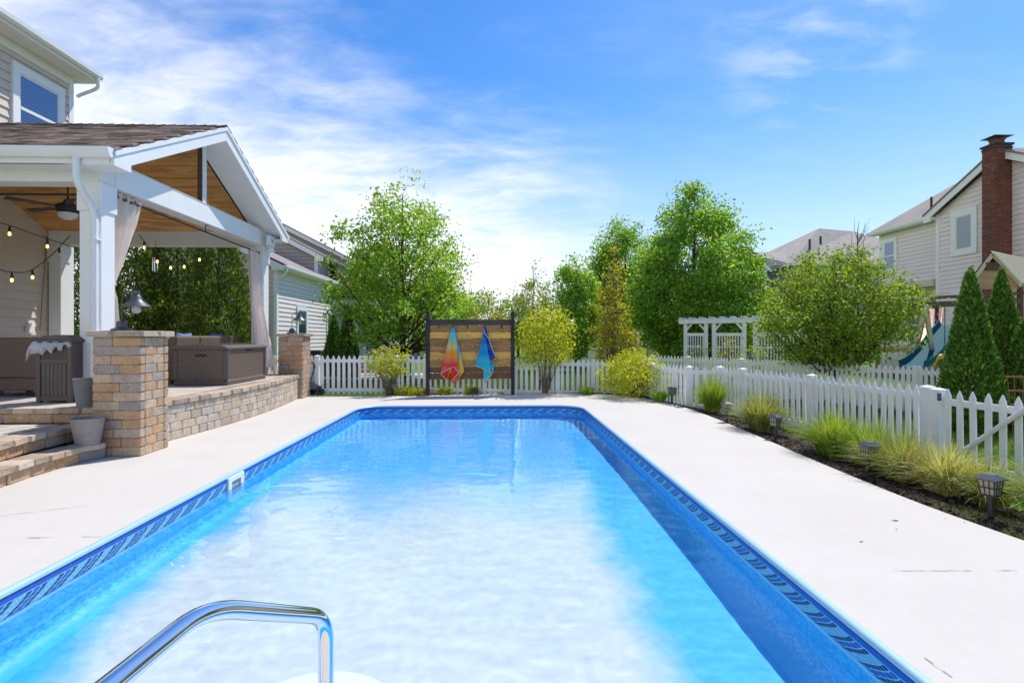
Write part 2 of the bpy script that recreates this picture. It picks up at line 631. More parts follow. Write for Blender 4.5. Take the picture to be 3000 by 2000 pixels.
for v in ex['geom']:
    if isinstance(v, bmesh.types.BMVert):
        v.co.z = -.22
me = bpy.data.meshes.new('pool_deck')
bm.to_mesh(me)
bm.free()
me.materials.append(deck_mat)
tag(link('pool_deck', me), kind='structure')

# worn control joints and a few dark specks lie in the concrete
joint_mat = mat('joint_dirt', (.16, .13, .10), .95, .5, 9)
m = MB()


def crack(pts, w, gaps=.35, seed=1):
    rr = random.Random(seed)
    for (x0, y0), (x1, y1) in zip(pts, pts[1:]):
        a, b = Vector((x0, y0)), Vector((x1, y1))
        n = max(2, int((b - a).length / .05))
        d = (b - a).normalized()
        s_ = Vector((-d.y, d.x))
        for k in range(n):
            if mnoise.noise(Vector((k * .21, seed * 7.1, 0))) < gaps - .5:
                continue
            p, q = a.lerp(b, k / n), a.lerp(b, (k + 1) / n)
            ww = w * rr.uniform(.35, 1.2) / 2
            j0 = s_ * rr.uniform(-.003, .003)
            m.face((*(p - s_ * ww + j0), .004), (*(q - s_ * ww + j0), .004), (*(q + s_ * ww + j0), .004), (*(p + s_ * ww + j0), .004))


crack([(2.62, 3.51), (4.25, 3.47)], .0045, .55, 1)
crack([(2.04, 2.86), (2.08, 2.1)], .004, .75, 2)
crack([(-3.02, 4.3), (-5.4, 4.27)], .006, .35, 3)
crack([(-3.7, 5.1), (-4.9, 4.5)], .005, .3, 4)
rr = random.Random(5)
for k in range(44):
    ang = rr.uniform(0, 6.3)
    if k < 34:                                     # crumbs of mulch along the bed
        t = rr.uniform(4.0, 13)
        px = 3.92 - abs(rr.gauss(0, .10))
        py = t
    else:
        px, py = rr.choice([(rr.uniform(2.1, 3.9), rr.uniform(3, 12)), (rr.uniform(-4.6, -3.1), rr.uniform(4, 13)), (rr.uniform(-2.5, 2), rr.uniform(12.5, 14.2))])
    L, w_ = rr.uniform(.006, .022), rr.uniform(.003, .008)
    d, s_ = Vector((math.cos(ang), math.sin(ang))), Vector((-math.sin(ang), math.cos(ang)))
    p = Vector((px, py))
    m.face((*(p - d * L), .004), (*(p + s_ * w_), .005), (*(p + d * L), .004), (*(p - s_ * w_), .005))
for px, py, r_ in ((3.35, 4.47, .03), (2.75, 4.02, .016), (3.05, 3.0, .012)):
    m.face(*[(px + r_ * math.cos(k) * rr.uniform(.5, 1.2), py + r_ * .6 * math.sin(k) * rr.uniform(.5, 1.2), .004) for k in np.arange(0, 6.2, .7)])
struct('deck_joints', m, joint_mat, recalc=False)

# ================================================================ the pool
ZW = -.150


def zfloor(py):
    return -.74 - .06 * sst(py, 7.5, 11.8)


liner_mat, g, o = newmat('pool_liner_print')
uv = g.node('ShaderNodeUVMap', uv_map='UVMap').outputs[0]
pos = g.node('ShaderNodeNewGeometry').outputs['Position']
u, v, _ = g.sep(uv)
n3 = g.noise(pos, 26, 3)
mott = g.noise(pos, 30, 4, .6, .6)
base = g.mix(g.sstep(mott, .38, .62), (.025, .38, .84), (.10, .58, .93))
light = g.mix(g.sstep(mott, .38, .62), (.10, .50, .86), (.20, .62, .90))
vn = g.m('DIVIDE', g.m('SUBTRACT', v, .047), .118)
sc_ = g.m('MULTIPLY', g.sstep(vn, -.05, 1.05), .78)
w = g.m('FRACT', g.m('SUBTRACT', g.m('DIVIDE', u, .26), sc_))


def band(w_, a, b):
    return g.m('MULTIPLY', g.m('GREATER_THAN', w_, a), g.m('LESS_THAN', w_, b))


def lines(t, per, wd):
    return g.m('LESS_THAN', g.m('FRACT', g.m('DIVIDE', t, per)), wd)


inb = g.m('MULTIPLY', g.m('GREATER_THAN', vn, .03), g.m('LESS_THAN', vn, .97))
grid = g.m('MAXIMUM', lines(g.m('ADD', u, g.m('MULTIPLY', v, .35)), .030, .09), lines(g.m('ADD', v, g.m('MULTIPLY', g.m('SINE', g.m('MULTIPLY', u, 24.6)), .012)), .028, .09))
tile = g.mix(grid, g.mix(n3, (.09, .36, .58), (.14, .46, .68)), (.36, .68, .86))
navy = g.mix(g.m('MULTIPLY', lines(v, .016, .14), 1.0), (.006, .022, .085), (.16, .46, .74))
midb = g.mix(lines(v, .022, .12), (.012, .085, .42), (.16, .46, .74))
rimw = g.m('MAXIMUM', g.m('MAXIMUM', band(w, 0, .028), band(w, .20, .245)), g.m('MAXIMUM', band(w, .445, .49), band(w, .66, .69)))
c = g.mix(g.m('MULTIPLY', band(w, .0, .22), inb), tile, navy)
c = g.mix(g.m('MULTIPLY', band(w, .22, .47), inb), c, midb)
c = g.mix(g.m('MULTIPLY', band(w, .47, .68), inb), c, navy)
c = g.mix(g.m('MULTIPLY', rimw, inb), c, (.20, .54, .80))
small = g.mix(g.m('MAXIMUM', lines(u, .021, .2), lines(v, .012, .22)), (.20, .60, .86), (.46, .78, .90))
top = g.mix(lines(u, .16, .02), g.mix(g.m('GREATER_THAN', v, .015), (.006, .03, .12), (.008, .10, .52)), (.02, .2, .62))
c = g.mix(g.m('LESS_THAN', v, .044), c, top)
c = g.mix(g.m('GREATER_THAN', v, .158), c, small)
c = g.mix(g.m('GREATER_THAN', v, .205), c, base)
# towards the floor the print pales into the floor colour with a ragged edge
fl = g.sstep(g.m('ADD', v, g.m('MULTIPLY', g.m('SUBTRACT', g.noise(pos, 4.5, 6, .7), .5), .16)), .60, .86)
c = g.mix(fl, c, (.06, .50, .88))
pbr(g, o, c, .35, None, spec=.4)

floor_mat, g, o = newmat('pool_floor_print_and_glare')  # blue floor print with sky glare and wall shade painted into its colour
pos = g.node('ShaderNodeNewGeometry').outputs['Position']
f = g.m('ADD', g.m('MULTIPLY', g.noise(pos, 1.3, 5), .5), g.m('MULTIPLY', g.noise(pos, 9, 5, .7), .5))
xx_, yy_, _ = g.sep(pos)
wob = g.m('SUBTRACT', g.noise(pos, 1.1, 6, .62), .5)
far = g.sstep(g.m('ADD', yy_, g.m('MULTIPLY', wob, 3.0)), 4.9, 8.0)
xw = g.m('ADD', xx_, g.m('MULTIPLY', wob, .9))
side = g.m('MAXIMUM', g.sstep(xw, PX0 + .62, PX0 + .12), g.sstep(xw, PX1 - 1.18, PX1 - .58))  # blue liner margins, widened on the right to paint the wall's shaded strip
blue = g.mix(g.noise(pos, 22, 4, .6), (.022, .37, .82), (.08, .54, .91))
cc = g.mix(g.sstep(f, .35, .65), (.62, .615, .595), (.68, .67, .65))  # pale centre: sky glare painted over the blue floor
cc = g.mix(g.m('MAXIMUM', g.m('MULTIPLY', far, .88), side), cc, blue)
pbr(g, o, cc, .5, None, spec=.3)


def sweep(loop, prof, uvs=None, closed=True):
    """sweep (offset inward, z) rows along a closed counter-clockwise loop; returns MB and uv list"""
    n = len(loop)
    m_ = MB()
    nr, ac = [], [0.0]
    for i in range(n):
        a, b, c_ = Vector(loop[i - 1]), Vector(loop[i]), Vector(loop[(i + 1) % n])
        d = ((b - a).normalized() + (c_ - b).normalized()).normalized()
        nr.append(Vector((-d.y, d.x)))
        ac.append(ac[-1] + (c_ - b).length)
    al = [0.0]
    for (o0, z0), (o1, z1) in zip(prof, prof[1:]):
        al.append(al[-1] + math.hypot(o1 - o0, z1 - z0))
    uvl = []
    k = len(prof)
    for i in range(n):
        for o_, z_ in prof:
            p = Vector(loop[i]) + nr[i] * o_
            m_.v.append((p.x, p.y, z_ if not callable(z_) else z_(p.y)))
    for i in range(n):
        i2 = (i + 1) % n
        for j in range(k - 1):
            m_.f.append([i * k + j, i2 * k + j, i2 * k + j + 1, i * k + j + 1])
            m_.mi.append(0)
            uvl += [(ac[i], al[j]), (ac[i + 1], al[j]), (ac[i + 1], al[j + 1]), (ac[i], al[j + 1])]
    return m_, uvl


LOOP = densify(HOLE, .25)
coping_mat = mat('pale_blue_coping', (.36, .58, .76), .35, .05, 3, spec=.5)
m, _ = sweep(LOOP, [(-.030, .002), (-.024, .008), (-.005, .012), (.013, .009), (.022, -.004), (.019, -.022), (.008, -.026)])
struct('pool_coping', m, coping_mat, smooth=True, recalc=False)
prof = [(.012, -.022), (.012, -.25), (.012, -.61)]
for k in range(1, 7):
    w_ = k / 6 * math.pi / 2
    prof.append((.012 + .20 * (1 - math.cos(w_)), -.61 - .13 * math.sin(w_)))
m, uvl = sweep(LOOP, prof)
for i, p in enumerate(m.v):                         # the far end is deeper
    if p[2] < -.25:
        t = (p[2] + .25) / (-.74 + .25)
        m.v[i] = (p[0], p[1], -.25 + t * (zfloor(p[1]) + .25))
ow = struct('pool_wall', m, liner_mat, smooth=True, recalc=False)
ul = ow.data.uv_layers.new(name='UVMap')
ul.data.foreach_set('uv', np.array(uvl, dtype=np.float32).reshape(-1))
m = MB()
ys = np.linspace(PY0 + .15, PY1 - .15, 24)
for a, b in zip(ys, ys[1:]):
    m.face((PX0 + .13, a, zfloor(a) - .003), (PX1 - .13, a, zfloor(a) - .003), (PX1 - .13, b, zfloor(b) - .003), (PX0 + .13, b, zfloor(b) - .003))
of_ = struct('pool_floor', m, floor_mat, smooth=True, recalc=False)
# rounded white step of the ladder corner
m = MB()
prof_ = [(.02, -.30), (.40, -.30), (.44, -.33), (.45, -.40), (.45, -.75)]
m.lathe(prof_, (-.86, 2.50, 0), 40)
st_ = build('pool_step', m, mat('white_step', (.80, .80, .79), .5, .03), smooth=True)
tag(st_, 'round white moulded step under the water below the handrail', 'step')

water_mat, g, o = newmat('pool_water')
gb = g.node('ShaderNodeBsdfGlass', i_Color=(.93, .985, 1.0), i_Roughness=0.0, i_IOR=1.33)
g.l.new(gb.outputs[0], o.inputs[0])
m = MB()
nx, ny = 170, 360
inset = rrect(PX0 + .012, PX1 - .012, PY0 + .012, PY1 - .012, PR)
for j in range(ny + 1):
    for i in range(nx + 1):
        xx = PX0 + (PX1 - PX0) * i / nx
        yy = PY0 + (PY1 - PY0) * j / ny
        z_ = .0030 * mnoise.noise(Vector((xx * 1.5, yy * 2.2, .3))) + .0021 * mnoise.noise(Vector((xx * 4.2 + 3, yy * 6.5, 1.3))) + .0006 * mnoise.noise(Vector((xx * 13, yy * 19, 4.1)))
        m.v.append((xx, yy, ZW + z_))
for j in range(ny):
    for i in range(nx):
        k = j * (nx + 1) + i
        if not (0 < i < nx - 1 and 0 < j < ny - 1) and not inside(PX0 + (PX1 - PX0) * (i + .5) / nx, PY0 + (PY1 - PY0) * (j + .5) / ny, inset):
            continue
        cxx, cyy = PX0 + (PX1 - PX0) * (i + .5) / nx, PY0 + (PY1 - PY0) * (j + .5) / ny
        if (cxx < PX0 + .8 or cxx > PX1 - .8) and (cyy < PY0 + .8 or cyy > PY1 - .8) and not inside(cxx, cyy, inset):
            continue
        m.f.append([k, k + 1, k + nx + 2, k + nx + 1])
        m.mi.append(0)
ww = struct('pool_water', m, water_mat, recalc=False, smooth=True)
# sunlight is refracted by the ripples and reaches the pool shell as caustics
ww.cycles.is_caustics_caster = True
sl.cycles.is_caustics_light = True
for o_ in (ow, of_, st_):
    o_.cycles.is_caustics_receiver = True

# skimmer opening in the left wall
sk = thing('pool_skimmer', 'white square skimmer frame set in the left pool wall at the waterline', 'skimmer', (PX0, 6.28, -.15))
m = MB()
y0, y1, z0, z1, xi, xo = 6.10, 6.47, -.30, -.025, PX0 + .004, PX0 + .035
m.box(xi, xo, y0, y1, z1 - .05, z1).box(xi, xo, y0, y1, z0, z0 + .06).box(xi, xo, y0, y0 + .075, z0 + .06, z1 - .05).box(xi, xo, y1 - .075, y1, z0 + .06, z1 - .05)
build('frame', m, white, sk)
m = MB()
m.box(PX0 - .2, PX0 + .016, y0 + .075, y1 - .075, z0 + .06, z1 - .05)
build('opening', m, mat('grey_throat', (.32, .36, .34), .6), sk)

# polished handrail leading into the water
hr = thing('pool_handrail', 'polished steel handrail rising over the near end of the pool', 'handrail', (-.75, .6, 0))


def curve(pts, k=6):
    q = []
    n = len(pts)
    for i in range(n - 1):
        a, b, c_, d = (Vector(pts[max(i - 1, 0)]), Vector(pts[i]), Vector(pts[i + 1]), Vector(pts[min(i + 2, n - 1)]))
        for j in range(k):
            t = j / k
            q.append(.5 * ((2 * b) + (c_ - a) * t + (2 * a - 5 * b + 4 * c_ - d) * t * t + (3 * b - a - 3 * c_ + d) * t ** 3))
    q.append(Vector(pts[-1]))
    return q




def fillet(pts, r, n=8):
    """a polyline with rounded corners"""
    pts = [Vector(p) for p in pts]
    q = [pts[0]]
    for i in range(1, len(pts) - 1):
        p = pts[i]
        a_, b_ = (pts[i - 1] - p).normalized(), (pts[i + 1] - p).normalized()
        rr_ = r[i] if isinstance(r, (list, tuple)) else r
        s0, s1 = p + a_ * rr_, p + b_ * rr_
        for k in range(n + 1):
            t = k / n
            q.append(s0 * (1 - t) ** 2 + p * 2 * t * (1 - t) + s1 * t * t)
    return q + [pts[-1]]


A, B, C_ = at(345, 1990, .98), at(604, 1779, 1.245), at(955, 1806, 1.59)
P1 = B + (A - B).normalized() * .95
m = MB()
m.tube(fillet([(P1.x, P1.y - .02, 0), P1, B, C_, (C_.x, C_.y + .01, -.3)], [0, .12, .10, .07], 10), .0225, 24)
build('rail', m, chrome, hr, smooth=True, recalc=True)
m = MB()
m.lathe([(.05, 0), (.05, .015), (.028, .04), (.025, .045)], (P1.x, P1.y - .02, .003), 24)
build('escutcheon', m, chrome, hr, smooth=True)

# ================================================================ planting bed
mulch_mat = ramp_mat('mulch', [(0, (.018, .012, .010)), (.5, (.045, .030, .024)), (1, (.085, .058, .045))], .95, .4, 40, .8, 60)
m = MB()
edge_pts = [p for p in DECKS if p[0] > -2.0 and p[1] > 2.5]
nb = len(edge_pts)
FENCE = [(3.95, 13.55), (4.37, 12.15), (5.05, 12.10), (5.21, 11.32), (5.57, 9.43), (5.85, 7.21), (6.02, 6.0), (6.25, 3.2)]


def fence_x(py):
    for (xa, ya), (xb, yb) in zip(FENCE, FENCE[1:]):
        if yb <= py <= ya:
            return xa + (xb - xa) * (ya - py) / max(ya - yb, 1e-3)
    return 3.95 if py > 13 else 6.2


rows = 6
for i, (px, py) in enumerate(edge_pts):
    if py > 13.4:                      # behind the far end the bed is a narrow strip
        ex_, ey_ = px + (.35 if px > 2.6 else 0), py + .42
    else:
        ex_, ey_ = min(fence_x(py) - .28, px + 1.05), py + .25
    for k in range(rows):
        t = k / (rows - 1)
        xx, yy = px - .02 + (ex_ - px) * t, py + (ey_ - py) * t
        m.v.append((xx, yy, max(gz(xx, yy), -.14) + .055 - .03 * t + .02 * mnoise.noise(Vector((xx * 6, yy * 6, 0))) - .04 * (k == 0)))
for i in range(nb - 1):
    for k in range(rows - 1):
        m.f.append([i * rows + k, i * rows + k + 1, (i + 1) * rows + k + 1, (i + 1) * rows + k])
        m.mi.append(0)
BED = np.array(m.v).reshape(nb, rows, 3)
struct('mulch_bed', m, mulch_mat, smooth=True, recalc=False)
# loose chips on it
rg = np.random.default_rng(3)
N = 14000
ii, kk = rg.integers(0, nb - 1, N), rg.integers(0, rows - 1, N)
s_, t_ = rg.random((N, 1)), rg.random((N, 1))
P = (BED[ii, kk] * (1 - s_) + BED[ii + 1, kk] * s_) * (1 - t_) + (BED[ii, kk + 1] * (1 - s_) + BED[ii + 1, kk + 1] * s_) * t_
P[:, 2] += .008
a_ = rg.random(N) * 6.283
L = (.012 + .028 * rg.random(N))[:, None]
d = np.stack([np.cos(a_), np.sin(a_), rg.normal(0, .35, N)], 1) * L
n_ = np.stack([-np.sin(a_), np.cos(a_), rg.normal(0, .5, N)], 1) * L * .4
quads('mulch_chips', np.stack([P - d, P + n_, P + d, P - n_], 1), mulch_mat, kind='stuff')
# ================================================================ brickwork
def unit_brick(seed, seg=.10):
    """a tumbled block of unit size with worn edges (44 triangles)"""
    bm_ = bmesh.new()
    bmesh.ops.create_cube(bm_, size=1)
    bmesh.ops.bevel(bm_, geom=bm_.edges[:], offset=seg, segments=1, affect='EDGES')
    rr_ = random.Random(seed)
    for v_ in bm_.verts:
        v_.co += Vector((rr_.uniform(-.018, .018), rr_.uniform(-.018, .018), rr_.uniform(-.022, .022)))
    me_ = bpy.data.meshes.new('brick_shape')
    bm_.to_mesh(me_)
    bm_.free()
    return me_


def with_mat(me_, mt):
    c_ = me_.copy()
    c_.materials.append(mt)
    return c_


BR = [unit_brick(k, .085) for k in range(5)]
BR_BRICK = [with_mat(b, brick_mat) for b in BR]
BR_BLOCK = [with_mat(b, block_mat) for b in BR]
BR_CAP = [with_mat(b, cap_mat) for b in BR]
BR_PAVER = [with_mat(b, paver_mat) for b in [unit_brick(20 + k, .03) for k in range(4)]]


def piece(name, shapes, parent, c, size, rz=0.0):
    o_ = link(name, random.choice(shapes), parent)
    o_.location = Vector(c) - ORG[parent]
    o_.scale = size
    o_.rotation_euler = (random.uniform(-.008, .008), random.uniform(-.008, .008), rz + random.uniform(-.006, .006))
    return o_


def pillar(x0, y0, w, zt, label, courses=13):
    t = thing('brick_pillar', label, 'pillar', (x0 + w / 2, y0 + w / 2, 0), 'brick pillars at the ends of the patio wall')
    m_ = MB()
    m_.box(x0 + .025, x0 + w - .025, y0 + .025, y0 + w - .025, 0, zt - .08)
    build('core', m_, mortar, t)
    ch = (zt - .08) / courses
    d = .10
    for k in range(courses):
        zc = (k + .5) * ch
        sp = w * (.58 if k % 2 else .40) + random.uniform(-.02, .02)
        for (a, b) in ((0, sp), (sp, w)):
            piece('brick', BR_BRICK, t, (x0 + (a + b) / 2, y0 + d / 2, zc), (b - a - .004, d, ch - .003))
            piece('brick', BR_BRICK, t, (x0 + w - (a + b) / 2, y0 + w - d / 2, zc), (b - a - .004, d, ch - .003))
        l = w - 2 * d
        sp = l * (.62 if k % 2 else .36)
        for (a, b) in ((0, sp), (sp, l)):
            piece('brick', BR_BRICK, t, (x0 + w - d / 2, y0 + d + (a + b) / 2, zc), (d, b - a - .004, ch - .003))
            piece('brick', BR_BRICK, t, (x0 + d / 2, y0 + w - d - (a + b) / 2, zc), (d, b - a - .004, ch - .003))
    o_, W2 = .065, w + .13
    for r_ in range(2):
        sp = [.46, .60][r_] * W2
        for (a, b) in ((0, sp), (sp, W2)):
            piece('cap_stone', BR_CAP, t, (x0 - o_ + (a + b) / 2, y0 - o_ + W2 * (.25 + .5 * r_), zt - .037), (b - a - .003, W2 / 2 - .003, .078))
    return t


pillar(-5.17, 7.17, .61, 1.615, 'brick pillar with a lamp beside the steps at the near end of the patio wall')
pillar(-5.40, 13.78, .60, 1.62, 'smaller looking brick pillar at the far end of the curved wall by the fence')

# ---------------------------------------------------------------- curved patio wall
wall = thing('patio_wall', 'low curved wall of pale blocks holding up the raised patio', 'wall', (-4.8, 11, 0))


def wx_(py):
    """front face of the wall"""
    t = (py - 8.0) / 5.75
    return -4.84 + .22 * math.sin(math.pi * min(max(t, 0), 1)) - .06 * t


PZ = .60
m = MB()
pl = [(wx_(y_) - .03, y_) for y_ in np.linspace(7.95, 13.9, 24)]
m.prism(pl + [(-5.3, 13.9), (-5.3, 7.95)], 'z', 0, PZ - .09)
build('wall_core', m, mortar, wall)
nc, ch = 4, (PZ - .085) / 4
for k in range(nc):
    y_ = 8.0 + (0 if k % 2 else -.13)
    while y_ < 13.78:
        L = random.choice((.20, .26, .31, .34))
        a, b = max(y_, 7.98), min(y_ + L, 13.78)
        if b - a > .05:
            yc = (a + b) / 2
            ang = math.atan2(wx_(yc + .1) - wx_(yc - .1), .2)
            piece('block', BR_BLOCK, wall, (wx_(yc) - .06, yc, (k + .5) * ch), (.12, b - a - .004, ch - .003), -ang)
        y_ += L
y_ = 7.98
while y_ < 13.76:
    L = random.uniform(.24, .36)
    b = min(y_ + L, 13.78)
    yc = (y_ + b) / 2
    ang = math.atan2(wx_(yc + .1) - wx_(yc - .1), .2)
    piece('cap_stone', BR_CAP, wall, (wx_(yc) - .12, yc, PZ - .042), (.30, b - y_ - .004, .085), -ang)
    y_ += L
trim = MB()
trim.box(-4.80, -4.70, 7.80, 7.94, 0, .60)
tag(build('trim_post', trim, white, bevel=.004), 'narrow white board between the near brick pillar and the curved wall', 'trim board')

# ---------------------------------------------------------------- patio and steps
m = MB()
m.prism([(-5.22, 7.46), (-5.22, 13.85), (-4.95, 13.95), (-5.4, 16.2), (-11.0, 16.2), (-11.0, 7.46)], 'z', .0, PZ - .045)
patio = struct('patio', m, mortar)
ORG[patio] = Vector((0, 0, 0))
random.seed(11)
y_ = 7.56
row = 0
while y_ < 13.7:                                   # laid pavers on the strip that shows
    dpt = .28
    x_ = -4.98 if y_ > 8 else -5.30
    x_ = min(x_, wx_(y_ + .14) - .262)
    n_ = 0
    while x_ > -6.6 and n_ < 6:
        L = random.choice((.28, .36, .42)) - (.10 if n_ == 0 and row % 2 else 0)
        piece('paver', BR_PAVER, patio, (x_ - L / 2, y_ + dpt / 2, PZ - .022), (L - .006, dpt - .006, .05))
        x_ -= L
        n_ += 1
    y_ += dpt
    row += 1
m = MB()
m.prism([(-6.65, 7.56), (-6.65, 13.8), (-10.99, 13.8), (-10.99, 7.56)], 'z', PZ - .04, PZ - .004)
build('paving', m, paver_mat, patio, kind='stuff')

S1 = [(-4.93, 7.15), (-5.02, 6.95), (-5.06, 6.6), (-5.06, 6.15), (-5.0, 5.68), (-4.88, 5.2), (-4.70, 4.7), (-4.45, 4.2), (-4.1, 3.7)]
S2 = [(-5.33, 7.34), (-5.365, 7.0), (-5.375, 6.7), (-5.34, 6.3), (-5.27, 5.95), (-5.16, 5.5), (-5.0, 5.05), (-4.78, 4.6), (-4.5, 4.1)]
steps = thing('patio_steps', 'curved brick paver steps climbing from the pool deck to the patio', 'steps', (-5.4, 6, 0))
for nm, path, z0, z1, zin in (('lower_tread', S1, 0, .2, S2), ('upper_tread', S2, .2, .4, None)):
    m = MB()
    back = [(p[0] - .02, p[1]) for p in zin[::-1]] if zin else [(-8.6, 4.0), (-8.6, 7.46), (-5.33, 7.46)]
    m.prism([(p[0] - .07, p[1]) for p in path] + ([(-8.6, 3.7), (-8.6, 7.40)] if zin else [(-8.6, 4.1), (-8.6, 7.40)]), 'z', z0, z1 - .035)
    build(nm, m, mortar, steps)


def along(path):
    ac, tot = [0], 0
    for a, b in zip(path, path[1:]):
        tot += (Vector(b) - Vector(a)).length
        ac.append(tot)

    def f_(s__):
        for i in range(len(path) - 1):
            if s__ <= ac[i + 1] or i == len(path) - 2:
                t_ = (s__ - ac[i]) / (ac[i + 1] - ac[i])
                a, b = Vector(path[i]), Vector(path[i + 1])
                return a.lerp(b, t_), (b - a).normalized()
    return f_, tot


for path, z0, zt in ((S1, 0, .2), (S2, .2, .4)):
    f_, tot = along(path)
    s__ = 0
    while s__ < tot - .1:                # riser blocks
        L = random.choice((.30, .34, .38))
        p, d = f_(s__ + L / 2)
        piece('riser_block', BR_BRICK, steps, (p.x - .085, p.y, z0 + .062), (L - .005, .13, .125), math.atan2(d.y, d.x))
        s__ += L
    s__ = 0
    while s__ < tot - .1:                # nosing stones
        L = random.choice((.22, .28, .32))
        p, d = f_(s__ + L / 2)
        piece('tread_stone', BR_CAP, steps, (p.x - .125, p.y, zt - .036), (L - .004, .30, .075), math.atan2(d.y, d.x))
        s__ += L
for (xe, ye), z0 in (((-4.1, 3.7), 0), ((-4.5, 4.1), .2)):     # the ends of the steps, nearest the house
    x_ = xe - .16
    while x_ > -8.5:
        L = random.choice((.30, .34, .38))
        piece('riser_block', BR_BRICK, steps, (x_ - L / 2, ye + .04, z0 + .062), (L - .005, .13, .125))
        piece('tread_stone', BR_CAP, steps, (x_ - L / 2, ye + .12, z0 + .164), (L - .004, .30, .075))
        x_ -= L
for y_ in (7.28, 7.02, 6.76, 6.50, 6.24, 5.98, 5.72, 5.46, 5.20, 4.94, 4.68):   # landing pavers
    x_ = min(p_[0] for p_ in S2 if abs(p_[1] - y_) < .6) - .27 if y_ > 5.6 else -5.40 + (5.6 - y_) * .3
    for n_ in range(6):
        L = random.choice((.28, .36, .44))
        piece('paver', BR_PAVER, steps, (x_ - L / 2, y_ - .13, .4 - .022), (L - .006, .254, .05))
        x_ -= L
x_ = -5.19
while x_ > -10.9:                                   # patio front edge
    L = random.choice((.30, .34))
    piece('riser_block', BR_BRICK, steps, (x_ - L / 2, 7.44, .4 + .062), (L - .005, .12, .125))
    x_ -= L
x_ = -5.19
while x_ > -10.9:
    L = random.choice((.26, .33, .30))
    piece('tread_stone', BR_CAP, steps, (x_ - L / 2, 7.48, PZ - .036), (L - .005, .26, .078))
    x_ -= L

# ================================================================ lap siding
def siding(parent, axis, const, sgn, a0, a1, z0, z1, stp, mt, gable=None, name='siding_board'):
    """lapped boards on the wall plane axis=const; sgn = outward direction; gable = (a_apex, z_apex, slope_lo, slope_hi)"""
    def P(a, off, z_):
        return (const + sgn * off, a, z_) if axis == 'x' else (a, const + sgn * off, z_)
    z_ = z0
    while z_ < z1 - .02:
        zt = min(z_ + stp, z1)
        r_ = []
        for q in (z_, zt):
            lo, hi = a0, a1
            if gable:
                lo = max(lo, gable[0] - (gable[1] - q) / gable[2])
                hi = min(hi, gable[0] + (gable[1] - q) / gable[3])
            r_.append((lo, hi))
        (l0, h0), (l1, h1) = r_
        if h0 - l0 > .05:
            h1, l1 = max(h1, l1 + .01), l1
            m_ = MB()
            m_.add([P(l0, .042, z_), P(h0, .042, z_), P(h1, .006, zt), P(l1, .006, zt), P(l0, 0, z_), P(h0, 0, z_), P(h1, 0, zt), P(l1, 0, zt)],
                   [(0, 1, 2, 3), (4, 7, 6, 5), (0, 4, 5, 1), (1, 5, 6, 2), (2, 6, 7, 3), (3, 7, 4, 0)])
            build(name, m_, mt, parent)
        z_ += stp


def window(parent, axis, const, sgn, a0, a1, z0, z1, blind, fw=.09, rail=True, slats=True, arch=False):
    """frame, sash, blind and pane; outward is sgn"""
    def B(m_, o0, o1, p0, p1, q0, q1):
        x0_, x1_ = sorted((const + sgn * o0, const + sgn * o1))
        return m_.box(x0_, x1_, p0, p1, q0, q1) if axis == 'x' else m_.box(p0, p1, x0_, x1_, q0, q1)
    m_ = MB()
    B(m_, -.03, .09, a0 - fw, a1 + fw, z1, z1 + fw * 1.15)
    B(m_, -.03, .10, a0 - fw, a1 + fw, z0 - fw, z0)
    B(m_, -.03, .085, a0 - fw, a0, z0, z1)
    B(m_, -.03, .085, a1, a1 + fw, z0, z1)
    fr_ = build('window_frame', m_, white, parent)
    m_ = MB()
    s_ = .045
    B(m_, -.0, .066, a0, a0 + s_, z0, z1)
    B(m_, -.0, .066, a1 - s_, a1, z0, z1)
    B(m_, -.0, .065, a0 + s_, a1 - s_, z0, z0 + s_)
    B(m_, -.0, .065, a0 + s_, a1 - s_, z1 - s_, z1)
    if rail:
        zm = z0 + (z1 - z0) * .5
        B(m_, -.0, .072, a0 + s_, a1 - s_, zm - .035, zm + .035)
    build('sash', m_, white, fr_)
    m_ = MB()
    B(m_, .043, .045, a0 + s_, a1 - s_, z0 + s_, z1 - s_)
    build('blind_back', m_, room_dark if slats else blind, fr_)
    if slats:
        m_ = MB()
        q = z0 + s_
        while q < z1 - s_ - .03:
            def V(a, of, z_):
                return (const + sgn * of, a, z_) if axis == 'x' else (a, const + sgn * of, z_)
            m_.face(V(a0 + s_, .056, q), V(a1 - s_, .056, q), V(a1 - s_, .047, q + .046), V(a0 + s_, .047, q + .046))
            q += .056
        build('blind', m_, blind, fr_, recalc=False)
    m_ = MB()
    c4 = [(a0 + s_, z0 + s_), (a1 - s_, z0 + s_), (a1 - s_, z1 - s_), (a0 + s_, z1 - s_)]
    m_.face(*[(const + sgn * .0600, a, q_) if axis == 'x' else (a, const + sgn * .0600, q_) for a, q_ in c4])
    pn = build('pane', m_, glass, fr_, recalc=False)
    nv = pn.data.polygons[0].normal
    if (nv.x if axis == 'x' else nv.y) * sgn < 0:
        pn.data.flip_normals()
    return fr_


